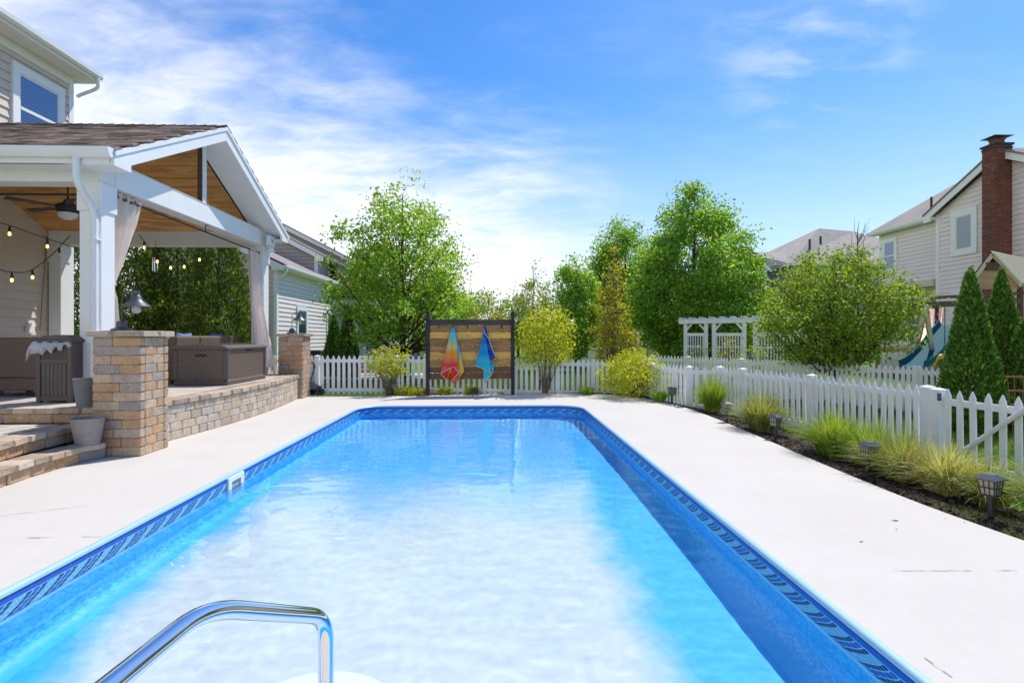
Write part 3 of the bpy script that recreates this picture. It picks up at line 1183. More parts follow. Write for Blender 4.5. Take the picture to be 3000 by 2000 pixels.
# ---------------------------------------------------------------- the main house
HXW = -11.05
house = thing('main_house', 'tan sided two storey house behind the covered patio, white eave above', 'house', (HXW, 9, 0))
m = MB()
m.box(-18, HXW - .002, 4.0, 14.58, 0, 8.30)
build('wall', m, siding_tan, house)
siding(house, 'x', HXW, 1, 4.0, 14.48, .35, 8.25, .205, siding_tan)
m = MB()
m.box(HXW - .1, HXW + .045, 14.48, 14.63, .3, 8.28)
build('corner_board', m, white, house)
m = MB()
m.box(HXW, HXW + .052, 4, 14.46, 8.06, 8.28)
build('frieze_board', m, white, house)
m = MB()
m.box(HXW - .5, HXW + .52, 4, 14.86, 8.285, 8.32)
build('soffit', m, white, house)
m = MB()
m.box(HXW + .52, HXW + .545, 4, 14.87, 8.26, 8.46)
m.box(HXW - .5, HXW + .52, 14.86, 14.885, 8.26, 8.46)
build('fascia', m, white, house)
m = MB()
gp = [(HXW + .55, 8.33), (HXW + .62, 8.33), (HXW + .655, 8.38), (HXW + .665, 8.47), (HXW + .55, 8.47)]
m.prism(gp, 'y', 4, 14.84)
build('gutter', m, white, house)
m = MB()
m.tube(curve([(HXW + .60, 14.72, 8.34), (HXW + .60, 14.72, 8.22), (HXW + .52, 14.76, 8.08), (HXW + .1, 14.78, 7.92), (HXW + .02, 14.78, 7.86)], 4), .042, 10)
build('downspout', m, white, house, smooth=True)
m = MB()
m.prism([(HXW + .56, 8.47), (HXW + .56, 8.50), (-16, 11.2), (-16, 8.47)], 'y', 4, 14.88)
build('roof', m, roof_far, house)
window(house, 'x', HXW, 1, 12.96, 14.12, 6.05, 7.64, blind_blue, fw=.17)
m = MB()
m.box(HXW + .03, HXW + .12, 13.17, 13.34, 1.62, 1.86)
build('outlet_box', m, white, house, bevel=.01)
m = MB()
m.tube([(HXW + .06, 13.55, 1.7), (HXW + .06, 13.75, 4.0)], .008, 6)
build('pull_cord', m, twig, house)

# ================================================================ the pavilion over the patio
pav = thing('patio_pavilion', 'white gabled patio pavilion with stained wood ceiling and shingle roof', 'pavilion', (-8, 11, PZ))
XG, XO = -5.76, -5.36                     # gable beam face, rake overhang
YN, YF, YM = 7.84, 14.20, 11.02           # near eave, far eave, ridge
ZE, ZR = 4.15, 5.70
SLP = (ZR - ZE) / (YM - YN)


def zr(py, off=0.0):
    return ZR - SLP * abs(py - YM) + off


m = MB()                                   # roof body; the underside is stained board
m.cur = 0
for s_ in (-1, 1):
    ye = YN if s_ < 0 else YF
    m.add([(-11.0, YM, ZR), (XO, YM, ZR), (XO, ye, ZE), (-11.0, ye, ZE)], [(0, 1, 2, 3)])
build('roof_deck', m, mat('dark_felt', (.05, .04, .035), .95, .2, 12), pav, recalc=False)
m = MB()
for s_ in (-1, 1):
    ye = YN if s_ < 0 else YF
    m.add([(-11.02, YM, ZR - .20), (XG - .28, YM, ZR - .20), (XG - .28, ye, ZE - .20), (-11.02, ye, ZE - .20)], [(0, 1, 2, 3)])
build('ceiling', m, ceil_wood, pav, recalc=False)
m = MB()                                   # board seams under the ceiling
for yb in (8.9, 10.0, 12.1, 13.2):
    m.beam((-11.0, yb, zr(yb) - .206), (XG - .29, yb, zr(yb) - .206), .03, .012)
m.beam((-11.0, YM, ZR - .24), (XG - .29, YM, ZR - .24), .09, .12)
build('ceiling_batten', m, ceil_wood, pav)
m = MB()                                   # overhang soffit beyond the gable beam
for s_ in (-1, 1):
    ye = YN + .03 if s_ < 0 else YF - .03
    m.add([(XG - .26, YM, ZR - .17), (XO + .0, YM, ZR - .17), (XO, ye, zr(ye) - .17), (XG - .26, ye, zr(ye) - .17)], [(0, 1, 2, 3)])
build('rake_soffit', m, white, pav, recalc=False)
for s_ in (-1, 1):                          # rake boards with a boxed return at the eave
    ye = YN - .02 if s_ < 0 else YF + .02
    yr = ye - s_ * .36
    poly = [(YM, ZR - .07), (ye, zr(ye) - .07), (ye, 3.94), (yr, 3.94), (yr, zr(yr) - .27), (YM, ZR - .27)]
    m = MB()
    m.prism(poly, 'x', XO - .02, XO + .03)
    build('rake_board', m, white, pav)
    m = MB()
    m.prism([(YM, ZR + .0), (ye, zr(ye) + .0), (ye, zr(ye) - .068), (YM, ZR - .068)], 'x', XO - .02, XO + .055)
    build('rake_trim', m, white, pav)
    y0_, y1_ = sorted((ye, yr))
    m = MB()
    m.box(XG - .1, XO - .022, y0_, y1_, 3.945, 3.975)
    build('eave_return', m, white, pav)
# eaves: fascia, soffit, gutter
for s_, ye in ((-1, YN), (1, YF)):
    m = MB()
    a, b = sorted((ye, ye + s_ * .025))
    m.box(-11.0, XO - .03, a, b, 3.96, ZE - .01)
    build('fascia', m, white, pav)
    m = MB()
    a, b = sorted((ye, ye - s_ * .36))
    m.box(-11.0, XG - .11, a, b, 3.962, 3.985)
    build('soffit', m, white, pav)
    m = MB()
    q = [(0.027, 4.03), (.10, 4.03), (.125, 4.07), (.14, 4.10), (.145, 4.165), (.13, 4.165), (.12, 4.10), (.09, 4.045), (.04, 4.045), (.04, 4.165), (.027, 4.165)]
    m.prism([(ye + s_ * u_, v_) for u_, v_ in q], 'x', -11.0, XO + .02)
    m.prism([(ye + s_ * .03, 4.035), (ye + s_ * .10, 4.035), (ye + s_ * .14, 4.10), (ye + s_ * .145, 4.165), (ye + s_ * .03, 4.165)], 'x', XO + .0205, XO + .03)
    build('gutter', m, white, pav)
# beams and columns
m = MB()
m.box(-11.0, XG, 8.17, 8.47, 3.80, 4.16)
build('near_beam', m, white, pav, bevel=.008)
m = MB()
m.box(-11.0, XG, 13.80, 14.10, 3.80, 4.16)
build('far_beam', m, white, pav, bevel=.008)
m = MB()
m.box(XG - .29, XG + .004, 8.474, 13.796, 3.80, 4.17)
m.box(XG - .30, XG + .014, 8.16, 14.11, 4.172, 4.187)
build('gable_beam', m, white, pav, bevel=.006)
m = MB()
m.box(-11.0, XG - .02, 8.155, 8.169, 3.80, 3.84)
build('beam_trim', m, white, pav)
m = MB()
m.box(XG - .10, XG - .012, 10.95, 11.09, 4.19, ZR - .19)
kp = build('king_post', m, brown_beam, pav)
m = MB()
m.box(XG - .010, XG + .006, 10.96, 11.09, 4.19, ZR - .19)
build('post_face', m, white, kp)
for xa, xb, ya, yb, nm in ((-6.07, XG, 8.17, 8.47, 'column'), (-6.07, XG, 13.80, 14.10, 'column'), (-10.99, -10.70, 8.17, 8.47, 'column'), (-10.99, -10.70, 13.80, 14.10, 'column')):
    m = MB()
    m.box(xa, xb, ya, yb, PZ - .02, 3.80)
    c_ = build(nm, m, white, pav, bevel=.01)
    m = MB()
    e = .022
    m.box(xa - e, xb + e, ya - e, yb + e, 3.38, 3.799)
    build('capital', m, white, c_, bevel=.006)
    m = MB()
    m.box(xa - e, xb + e, ya - e, yb + e, PZ - .01, PZ + .25)
    build('plinth', m, white, c_, bevel=.006)
# downspout of the near gutter
m = MB()
dsp = curve([(-5.81, 7.765, 4.03), (-5.81, 7.765, 3.86), (-5.81, 7.79, 3.70), (-5.805, 7.90, 3.55), (-5.80, 8.02, 3.42), (-5.80, 8.085, 3.30), (-5.80, 8.10, 3.15), (-5.80, 8.10, 2.4), (-5.80, 8.10, .63)], 5)
m.tube(dsp, .046, 8)
ds = build('downspout', m, white, pav, smooth=True)
m = MB()
for zz_ in (2.95, 1.6):
    m.box(-5.865, -5.735, 8.05, 8.165, zz_ - .012, zz_ + .012)
build('strap', m, white, ds)
m = MB()
for k in range(9):
    p = dsp[12 + k]
    m.tube([p + Vector((0, -.004, .004)), p + Vector((0, .004, -.004))], .051, 8)
build('elbow_crimp', m, white, ds)

# shingles: the near slope
SH = []
for k in range(4):
    m = MB()
    t0, t1 = .004, .013 + .004 * (k % 2)
    m.add([(-.5, 0, t1), (.5, 0, t1), (.5, 1, t0), (-.5, 1, t0), (-.5, 0, 0), (.5, 0, 0), (.5, 1, 0), (-.5, 1, 0)],
          [(0, 1, 2, 3), (4, 7, 6, 5), (0, 4, 5, 1), (1, 5, 6, 2), (2, 6, 7, 3), (3, 7, 4, 0)])
    me = bpy.data.meshes.new('shingle_shape')
    me.from_pydata(m.v, [], m.f)
    me.materials.append(shingle_mat)
    SH.append(me)
pitch = math.atan(SLP)
rows = 25
Ls = (YM - YN) / math.cos(pitch)
random.seed(4)
cnt = 0
rest = MB()
for r_ in range(rows):
    s_ = -.03 + r_ * Ls / rows
    x_ = XO + .06 - (r_ % 3) * .09
    while x_ > -11.0:
        w_ = random.choice((.18, .26, .33, .40))
        py, pz = YN + s_ * math.cos(pitch), ZE + s_ * math.sin(pitch) + .008
        if cnt < 290:
            o_ = link('shingle', random.choice(SH), pav)
            o_.location = Vector((x_ - w_ / 2, py, pz)) - ORG[pav]
            o_.rotation_euler = (pitch, 0, 0)
            o_.scale = (w_ - .004, Ls / rows + .02, 1)
            cnt += 1
        else:
            d_ = Vector((0, math.cos(pitch), math.sin(pitch)))
            n_ = Vector((0, -math.sin(pitch), math.cos(pitch)))
            b0 = Vector((x_, py, pz))
            L_ = Ls / rows + .02
            w2 = Vector((-(w_ - .004), 0, 0))
            t1 = random.choice((.013, .017))
            rest.add([b0 + w2 + n_ * t1, b0 + n_ * t1, b0 + d_ * L_ + n_ * .004, b0 + d_ * L_ + w2 + n_ * .004, b0 + w2, b0, b0 + d_ * L_, b0 + d_ * L_ + w2],
                     [(0, 1, 2, 3), (0, 4, 5, 1), (1, 5, 6, 2), (3, 7, 4, 0)])
        x_ -= w_
build('upper_shingles', rest, shingle_mat, pav, kind='stuff', recalc=False)
rest = MB()
for r_ in range(rows):                     # far slope, seen only along its edge
    s_ = -.03 + r_ * Ls / rows
    d_ = Vector((0, -math.cos(pitch), math.sin(pitch)))
    n_ = Vector((0, math.sin(pitch), math.cos(pitch)))
    x_ = XO + .06 - (r_ % 2) * .008
    while x_ > -11:
        w_ = .9
        b0 = Vector((x_, YF - s_ * math.cos(pitch), ZE + s_ * math.sin(pitch) + .008))
        w2 = Vector((-w_, 0, 0))
        L_ = Ls / rows + .02
        rest.add([b0 + n_ * .016, b0 + w2 + n_ * .016, b0 + d_ * L_ + w2 + n_ * .004, b0 + d_ * L_ + n_ * .004, b0, b0 + w2, b0 + d_ * L_ + w2, b0 + d_ * L_],
                 [(0, 1, 2, 3), (0, 4, 5, 1), (1, 5, 6, 2), (3, 7, 4, 0)])
        x_ -= w_
build('far_shingles', rest, shingle_mat, pav, kind='stuff', recalc=False)
x_ = XO + .04
while x_ > -11:                            # ridge caps
    m = MB()
    L_ = .22
    for s_ in (-1, 1):
        m.add([(x_, YM, ZR + .045), (x_ - L_, YM, ZR + .03), (x_ - L_, YM + s_ * .16, ZR + .03 - .16 * SLP), (x_, YM + s_ * .16, ZR + .045 - .16 * SLP)], [(0, 1, 2, 3)])
    build('ridge_cap', m, shingle_mat, pav, recalc=False)
    x_ -= L_ - .02

# flood light under the far end of the gable
fl = thing('flood_light', 'white twin flood light under the far corner of the pavilion gable', 'flood light', at(795, 706, 13.55))
c0 = at(795, 706, 13.55)
m = MB()
m.box(c0.x - .06, c0.x + .02, c0.y - .17, c0.y + .19, c0.z - .12, c0.z + .12)
build('box', m, white, fl, bevel=.01)
m = MB()
m.box(c0.x + .021, c0.x + .024, c0.y - .02, c0.y + .02, c0.z - .04, c0.z + .04)
build('sensor', m, black, fl)
for dy in (-.03, .10):
    m = MB()
    m.lathe([(.02, -.12), (.025, -.16), (.055, -.22), (.058, -.25), (.05, -.26)], (c0.x - .02, c0.y + dy, c0.z), 14)
    build('lamp_head', m, white, fl, smooth=True)
# ================================================================ things on the patio
# ceiling fan
fan = thing('ceiling_fan', 'dark ceiling fan with a white bowl light under the pavilion ceiling', 'ceiling fan', (-8.35, 10.95, 4.0))
fx, fy = -8.35, 10.95
m = MB()
m.tube([(fx, fy, 4.18), (fx, fy, ZR - .22)], .016, 8)
build('downrod', m, black, fan, smooth=True)
m = MB()
m.lathe([(.05, .22), (.07, .18), (.11, .14), (.19, .10), (.20, .02), (.17, -.03), (.14, -.05)], (fx, fy, 4.0), 24)
build('motor', m, black, fan, smooth=True)
m = MB()
m.lathe([(.17, -.05), (.165, -.09), (.13, -.14), (.07, -.17), (.01, -.18)], (fx, fy, 4.0), 24)
build('light_bowl', m, white, fan, smooth=True)
for k in range(5):
    w_ = R(22 + 72 * k)
    c, s_ = math.cos(w_), math.sin(w_)
    m = MB()
    t_ = Vector((-s_, c, .22)).normalized()
    for (r0, r1, w0, w1) in ((.17, .34, .04, .09), (.34, .95, .11, .14)):
        a, b = Vector((fx + c * r0, fy + s_ * r0, 4.06)), Vector((fx + c * r1, fy + s_ * r1, 4.05))
        n_ = Vector((0, 0, .006))
        m.add([a - t_ * w0 / 2 - n_, b - t_ * w1 / 2 - n_, b + t_ * w1 / 2 - n_, a + t_ * w0 / 2 - n_, a - t_ * w0 / 2 + n_, b - t_ * w1 / 2 + n_, b + t_ * w1 / 2 + n_, a + t_ * w0 / 2 + n_],
              [(0, 3, 2, 1), (4, 5, 6, 7), (0, 1, 5, 4), (1, 2, 6, 5), (2, 3, 7, 6), (3, 0, 4, 7)])
    build('blade', m, black, fan)

# curtain rods
rod1 = thing('curtain_rod', 'black curtain rod running along under the gable beam', 'curtain rod', (-5.95, 11, 3.68))
m = MB()
m.tube([(-5.86, 8.50, 3.70), (-5.86, 13.80, 3.62)], .016, 10)
m.lathe([(.0, -.03), (.028, -.01), (.028, .01), (.0, .03)], (-5.86, 13.76, 3.62), 10)
build('rod', m, black, rod1, smooth=True)
m = MB()
m.beam((-5.86, 11.25, 3.66), (-5.86, 11.25, 3.80), .012, .012, (1, 0, 0))
m.beam((-5.86, 11.25, 3.79), (-5.80, 11.25, 3.79), .012, .012)
build('bracket', m, black, rod1)
rod2 = thing('curtain_rod', 'black curtain rod crossing the near side of the pavilion behind the beam', 'curtain rod', (-8, 8.6, 3.72))
m = MB()
m.tube([(-10.9, 8.62, 3.725), (-6.1, 8.62, 3.725)], .018, 10)
build('rod', m, black, rod2, smooth=True)


def curtain(name, label, rows, pleats, amp, group):
    """rows: (z, centre x, centre y, half width along y, shift of x across) from top to bottom"""
    t = thing(name, label, 'curtain', (rows[0][1], rows[0][2], rows[0][0]), group)
    m_ = MB()
    NU, NV = pleats * 10, 36
    zs = [r_[0] for r_ in rows]
    for j in range(NV + 1):
        f_ = j / NV * (len(rows) - 1)
        i = min(int(f_), len(rows) - 2)
        u_ = f_ - i
        u_ = u_ * u_ * (3 - 2 * u_)
        r_ = [a + (b - a) * u_ for a, b in zip(rows[i], rows[i + 1])]
        for k in range(NU + 1):
            s_ = k / NU * 2 - 1
            ph = k / NU * pleats * 2 * math.pi + .5 * math.sin(j * .21 + k * .05)
            a_ = amp * (.5 + .5 * min(1, r_[3] / rows[0][3])) * (1 + .3 * math.sin(k * .13 + j * .1))
            m_.v.append((r_[1] + a_ * math.sin(ph) + r_[4] * s_, r_[2] + r_[3] * s_ + .25 * a_ * math.sin(2 * ph), r_[0]))
    for j in range(NV):
        for k in range(NU):
            a = j * (NU + 1) + k
            m_.f.append([a, a + 1, a + NU + 2, a + NU + 1])
            m_.mi.append(0)
    c_ = build('cloth', m_, curtain_mat, t, smooth=True, recalc=False)
    md = c_.modifiers.new('thickness', 'SOLIDIFY')
    md.thickness = .006
    return t


c1 = curtain('curtain', 'beige curtain tied back against the near pavilion column', [(3.77, -5.87, 8.86, .36, .02), (3.3, -5.88, 8.80, .30, .02), (2.75, -5.89, 8.68, .20, .02), (2.33, -5.90, 8.56, .075, .02), (2.15, -5.90, 8.58, .09, .02), (1.5, -5.90, 8.60, .12, .03), (.72, -5.90, 8.61, .13, .03)], 4, .05, 'beige pavilion curtains')
for yy in (8.60, 8.80, 9.02):
    m = MB()
    m.lathe([(.028, -.004), (.036, 0), (.028, .004)], (0, 0, 0), 12)
    m.v = [(-5.815 + v[2], yy + v[0], 3.70 + v[1]) for v in m.v]
    build('grommet', m, darkmetal, c1, smooth=True)
m = MB()
m.tube([(-5.90 + .06 * math.cos(w_), 8.56 + .10 * math.sin(w_), 2.33 + .02 * math.cos(w_)) for w_ in np.linspace(0, 6.283, 14)], .018, 6, False)
build('tie_back', m, curtain_mat, c1, smooth=True)
c2 = curtain('curtain', 'beige curtain blowing out past the far pavilion column', [(3.68, -5.88, 13.52, .24, 0), (3.0, -5.85, 13.50, .24, .02), (2.3, -5.78, 13.46, .24, .05), (1.5, -5.62, 13.40, .20, .08), (1.0, -5.54, 13.38, .17, .09), (.80, -5.52, 13.38, .17, .09)], 4, .045, 'beige pavilion curtains')

# globe string lights
def strand(label, pts, n_bulb, dark=(), sag=.0):
    t = thing('string_lights', label, 'string lights', pts[0], 'globe string lights under the pavilion')
    path = curve(pts, 8)
    m_ = MB()
    m_.tube(path, .008, 6)
    build('wire', m_, black, t, smooth=True)
    for k in range(n_bulb):
        p = path[int((k + .5) / n_bulb * (len(path) - 1))]
        m_ = MB()
        m_.tube([(p.x, p.y, p.z + .005), (p.x, p.y, p.z - .05), (p.x, p.y, p.z - .11)], [.008, .02, .022], 8)
        s2 = build('socket', m_, black, t, smooth=True)
        m_ = MB()
        m_.lathe([(.010, -.11), (.020, -.128), (.024, -.15), (.018, -.172), (.004, -.182)], (p.x, p.y, p.z), 10)
        build('bulb', m_, bulb_glass if k in dark else lit, s2, smooth=True)
    return t


strand('string of globe lights sagging low across the tan house wall', [at(-60, 740, 9.4), at(0, 788, 9.6), at(40, 797, 9.8), at(88, 793, 10.1), at(150, 748, 10.5), at(205, 690, 11.0)], 4, (3,))
strand('string of globe lights running high along the house wall to the column', [at(-40, 640, 9.3), at(50, 668, 9.8), at(110, 690, 10.2), at(225, 727, 11.0)], 2)
strand('string of globe lights hanging from the far beam before the dark evergreens', [at(408, 688, 12.6), at(440, 728, 12.4), at(468, 752, 12.2), at(500, 765, 12.0), at(535, 763, 11.9), at(572, 750, 12.0), at(600, 728, 12.2)], 5)

# wind chime
wc_ = thing('wind_chime', 'silver wind chime hanging below the string lights in the pavilion', 'wind chime', at(455, 745, 12.3))
p0 = at(455, 752, 12.3)
m = MB()
m.lathe([(.07, .0), (.07, .02), (.02, .035)], p0, 14)
m.tube([p0, p0 + Vector((0, 0, .40))], .004, 4)
build('top_disc', m, brown_beam, wc_, smooth=True)
for k in range(5):
    w_ = k * 1.257
    q = p0 + Vector((.05 * math.cos(w_), .05 * math.sin(w_), -.02))
    m = MB()
    m.tube([q, q - Vector((0, 0, .24 + .02 * k))], .011, 8)
    build('chime_tube', m, chrome, wc_, smooth=True)
m = MB()
m.tube([p0, p0 - Vector((0, 0, .42))], .003, 4)
m.box(p0.x - .035, p0.x + .035, p0.y - .004, p0.y + .004, p0.z - .50, p0.z - .42)
build('wind_catcher', m, brown_beam, wc_)

# big resin deck box
dbm, g, o = newmat('woven_resin')
pos = g.node('ShaderNodeNewGeometry').outputs['Position']
bx, by, bz = g.sep(pos)
hh = g.m('ADD', bx, by)
par = g.m('MULTIPLY', g.m('SINE', g.m('MULTIPLY', hh, 78.0)), g.m('SINE', g.m('MULTIPLY', bz, 78.0)))
pbr(g, o, g.mix(g.sstep(par, .15, .55), (.13, .09, .068), (.20, .145, .115)), .45, par, .7, .01)
BX0, BX1, BY0, BY1 = -6.16, -5.12, 10.62, 12.42
box = thing('deck_storage_box', 'dark brown woven resin storage box standing on the curved patio wall', 'storage box', ((BX0 + BX1) / 2, (BY0 + BY1) / 2, PZ))
m = MB()
m.box(BX0 + .03, BX1 - .03, BY0 + .03, BY1 - .03, PZ + .10, 1.29)
build('body', m, dbm, box)
m = MB()
m.box(BX0 + .01, BX1 - .01, BY0 + .01, BY1 - .01, PZ, PZ + .105)
for xa in (BX0, BX1 - .09):
    for ya in (BY0, BY1 - .09):
        m.box(xa, xa + .09, ya, ya + .09, PZ + .106, 1.288)
build('base_frame', m, trash_mat, box, bevel=.02)
m = MB()
prof_ = [(BX0 - .015, 1.29), (BX1 + .015, 1.29), (BX1 + .015, 1.335), (BX1 - .10, 1.372), ((BX0 + BX1) / 2, 1.392), (BX0 + .10, 1.372), (BX0 - .015, 1.335)]
m.prism(prof_, 'y', BY0 - .015, BY1 + .015)
lid = build('lid', m, trash_mat, box, bevel=.012)
m = MB()
for k in range(14):
    ya = BY0 + .12 + k * .112
    for q in range(7):
        xa = BX0 + .17 + q * .105
        za = 1.372 + .020 * (1 - abs((xa - (BX0 + BX1) / 2)) / .42)
        m.box(xa, xa + .07, ya, ya + .08, za - .004, za + .012)
build('lid_weave', m, dbm, lid, kind='stuff')
m = MB()
m.box(-5.74, -5.52, BY0 + .018, BY0 + .036, 1.155, 1.20)
build('handle', m, black, box)
m = MB()
m.box(BX1 - .045, BX1 - .022, 11.45, 11.75, 1.245, 1.275)
build('latch', m, black, box)

# wicker sofa behind the box
SX0, SX1, SY0, SY1 = -7.25, -6.30, 10.95, 13.55
sofa = thing('wicker_sofa', 'brown wicker sofa with its back to the pool behind the storage box', 'sofa', (-6.8, 12.2, PZ))
for k in range(3):
    a = SY0 + (SY1 - SY0) * k / 3
    b = SY0 + (SY1 - SY0) * (k + 1) / 3
    m = MB()
    m.prism([(SX1 - .16, PZ + .08), (SX1 - .02, PZ + .08), (SX1 + .04, PZ + .93), (SX1 + .02, PZ + .955), (SX1 - .10, PZ + .955), (SX1 - .12, PZ + .93)], 'y', a + .012, b - .012)
    build('back_panel', m, wicker, sofa, bevel=.015)
for ya in (SY0, SY1 - .16):
    m = MB()
    m.prism([(SX0, PZ + .06), (SX1 - .17, PZ + .06), (SX1 - .13, PZ + .90), (SX1 - .2, PZ + .95), (SX1 - .34, PZ + .66), (SX0, PZ + .62)], 'y', ya, ya + .16)
    build('arm', m, wicker, sofa, bevel=.02)
m = MB()
m.box(SX0 + .03, SX1 - .17, SY0 + .17, SY1 - .17, PZ + .06, PZ + .32)
build('seat_base', m, wicker, sofa)
for k in range(3):
    a = SY0 + .18 + (SY1 - SY0 - .36) * k / 3
    m = MB()
    m.box(SX0 + .03, SX1 - .2, a + .01, a + (SY1 - SY0 - .36) / 3 - .01, PZ + .325, PZ + .47)
    build('seat_cushion', m, cushion, sofa, bevel=.04)
for xa in (SX0 + .03, SX1 - .14):
    for ya in (SY0 + .02, SY1 - .09):
        m = MB()
        m.box(xa, xa + .06, ya, ya + .06, PZ, PZ + .079)
        build('leg', m, trash_mat, sofa)


def pillow(label, c, ry, rz, tilt):
    t = thing('throw_pillow', label, 'pillow', c, 'blue pillows leaning on the sofa back')
    m_ = MB()
    n_ = 12
    for s_ in (-1, 1):
        o_ = len(m_.v)
        for j in range(n_ + 1):
            for i in range(n_ + 1):
                u_, v_ = i / n_ * 2 - 1, j / n_ * 2 - 1
                th = .085 * (max(0, (1 - u_ ** 4) * (1 - v_ ** 4))) ** .5
                k_ = 1 - .10 * (1 - abs(u_ * v_)) * max(abs(u_), abs(v_))
                p = Vector((s_ * th, u_ * ry * k_, v_ * rz * k_))
                p = Vector((p.x + tilt * p.z, p.y, p.z)) + Vector(c)
                m_.v.append(p)
        for j in range(n_):
            for i in range(n_):
                a = o_ + j * (n_ + 1) + i
                q = [a, a + 1, a + n_ + 2, a + n_ + 1]
                m_.f.append(q if s_ > 0 else q[::-1])
                m_.mi.append(0)
    build('cover', m_, cushion, t, smooth=True, recalc=False)


pillow('blue throw pillow at the near end of the wicker sofa back', (-6.52, 11.62, PZ + .76), .27, .26, .12)
pillow('blue throw pillow at the far end of the wicker sofa back', (-6.52, 12.95, PZ + .76), .27, .26, .12)

# wicker chair at the left
CX0, CX1, CY0, CY1 = -7.98, -7.06, 8.72, 9.60
chair = thing('wicker_chair', 'dark brown wicker armchair behind the trash bin at the left', 'chair', (-7.5, 9.2, PZ))
m = MB()
m.prism([(CX0 + .02, PZ + .30), (CX1 - .02, PZ + .30), (CX1 + .0, PZ + .88), (CX1 + .03, PZ + .93), (CX0 - .03, PZ + .93), (CX0, PZ + .88)], 'y', CY0, CY0 + .16)
build('backrest', m, wicker, chair, bevel=.02)
m = MB()
m.box(CX0 + .04, CX1 - .04, CY0 + .02, CY1, PZ + .10, PZ + .298)
build('seat_base', m, wicker, chair, bevel=.015)
for xa in (CX0, CX1 - .16):
    m = MB()
    m.box(xa, xa + .16, CY0 + .17, CY1, PZ + .30, PZ + .62)
    build('arm', m, wicker, chair, bevel=.03)
m = MB()
m.box(CX0 + .17, CX1 - .17, CY0 + .17, CY1, PZ + .30, PZ + .44)
build('seat_cushion', m, cushion, chair, bevel=.04)
for xa in (CX0 + .04, CX1 - .11):
    for ya in (CY0 + .03, CY1 - .10):
        m = MB()
        m.box(xa, xa + .07, ya, ya + .07, PZ, PZ + .10)
        build('leg', m, trash_mat, chair)
# pale stacked seat at the frame's edge
obj_ = thing('wooden_bench', 'weathered slatted bench cut off by the left picture edge', 'bench', (-8.55, 8.9, PZ))
for k, zz_ in enumerate((.18, .28, .38)):
    m = MB()
    m.box(-9.4, -8.02, 8.78 + k * .005, 8.82 + k * .005, PZ + zz_, PZ + zz_ + .085)
    build('slat', m, pot_tan, obj_)
for k in range(4):
    m = MB()
    m.box(-9.4, -8.02, 8.84 + k * .11, 8.93 + k * .11, PZ + .475, PZ + .50)
    build('slat', m, pot_tan, obj_)
for xa in (-9.38, -8.11):
    m = MB()
    m.box(xa, xa + .07, 8.84, 9.2, PZ, PZ + .47)
    build('leg', m, pot_tan, obj_)

# trash hideaway with a bag hanging out
bin_ = thing('trash_bin', 'dark brown resin trash bin with a clear bag hanging over its rim', 'trash bin', (-6.24, 8.0, PZ))
TX0, TX1, TY0, TY1 = -6.36, -5.87, 7.78, 8.12
TX0, TX1 = at(106, 1100, 7.72).x, at(207, 1100, 7.72).x
TY0 = at(150, 1100, 7.72).y
TY1 = TY0 + .44
m = MB()
m.box(TX0 + .02, TX1 - .02, TY0 + .02, TY1 - .02, PZ + .03, PZ + .86)
build('body', m, trash_mat, bin_)
m = MB()
for xa in (TX0, TX1 - .055):
    for ya in (TY0, TY1 - .055):
        m.box(xa, xa + .055, ya, ya + .055, PZ + .0, PZ + .86)
m.box(TX0 + .056, TX1 - .056, TY0 + .004, TY0 + .02, PZ + .03, PZ + .10)
m.box(TX0 + .056, TX1 - .056, TY0 + .004, TY0 + .02, PZ + .56, PZ + .62)
m.box(TX0 + .056, TX1 - .056, TY0 + .004, TY0 + .02, PZ + .80, PZ + .86)
build('corner_frame', m, trash_mat, bin_, bevel=.004)
m = MB()
for k in range(6):
    xa = TX0 + .075 + k * (TX1 - TX0 - .15) / 6
    m.box(xa, xa + .05, TY0 + .008, TY0 + .02, PZ + .105, PZ + .555)
for k in range(10):
    for q in range(4):
        xa = TX0 + .07 + k * (TX1 - TX0 - .14) / 10
        m.box(xa, xa + .022, TY0 + .010, TY0 + .02, PZ + .635 + q * .04, PZ + .655 + q * .04)
build('front_weave', m, trash_mat, bin_, kind='stuff')
m = MB()
m.box(TX0 - .01, TX1 + .01, TY0 - .01, TY1 + .01, PZ + .862, PZ + .90)
m.prism([(TX0 + .0, PZ + .90), (TX1 - .0, PZ + .90), (TX1 - .06, PZ + .945), ((TX0 + TX1) / 2, PZ + .965), (TX0 + .06, PZ + .945)], 'y', TY0 + .01, TY1 - .01)
build('lid', m, trash_mat, bin_, bevel=.006)
bagm, g, o = newmat('clear_bag')
b_ = pbr(g, o, (.78, .78, .82), .25, g.noise(g.node('ShaderNodeNewGeometry').outputs['Position'], 22, 4, .6, 1.5), .9, .03, 0, .6)
b_.inputs['Alpha'].default_value = .72
m = MB()
n_ = 26
for k in range(n_ + 1):
    t_ = k / n_
    xx = TX0 - .035 + t_ * (TX1 - TX0 + .055)
    drop = .20 - .16 * t_ + .03 * math.sin(k * 1.1) + (.10 if k < 3 else 0) * (1 - k / 3)
    for q in range(7):
        u_ = q / 6
        m.v.append((xx - (.10 * u_ if k < 4 else 0), TY0 - .018 - .035 * math.sin(u_ * 3.0) - .012 * math.sin(k * 1.9 + q), PZ + .862 - drop * u_ + .010 * math.sin(k * .9)))
for k in range(n_):
    for q in range(6):
        a = k * 7 + q
        m.f.append([a, a + 1, a + 8, a + 7])
        m.mi.append(0)
build('bag', m, bagm, bin_, smooth=True, recalc=False)


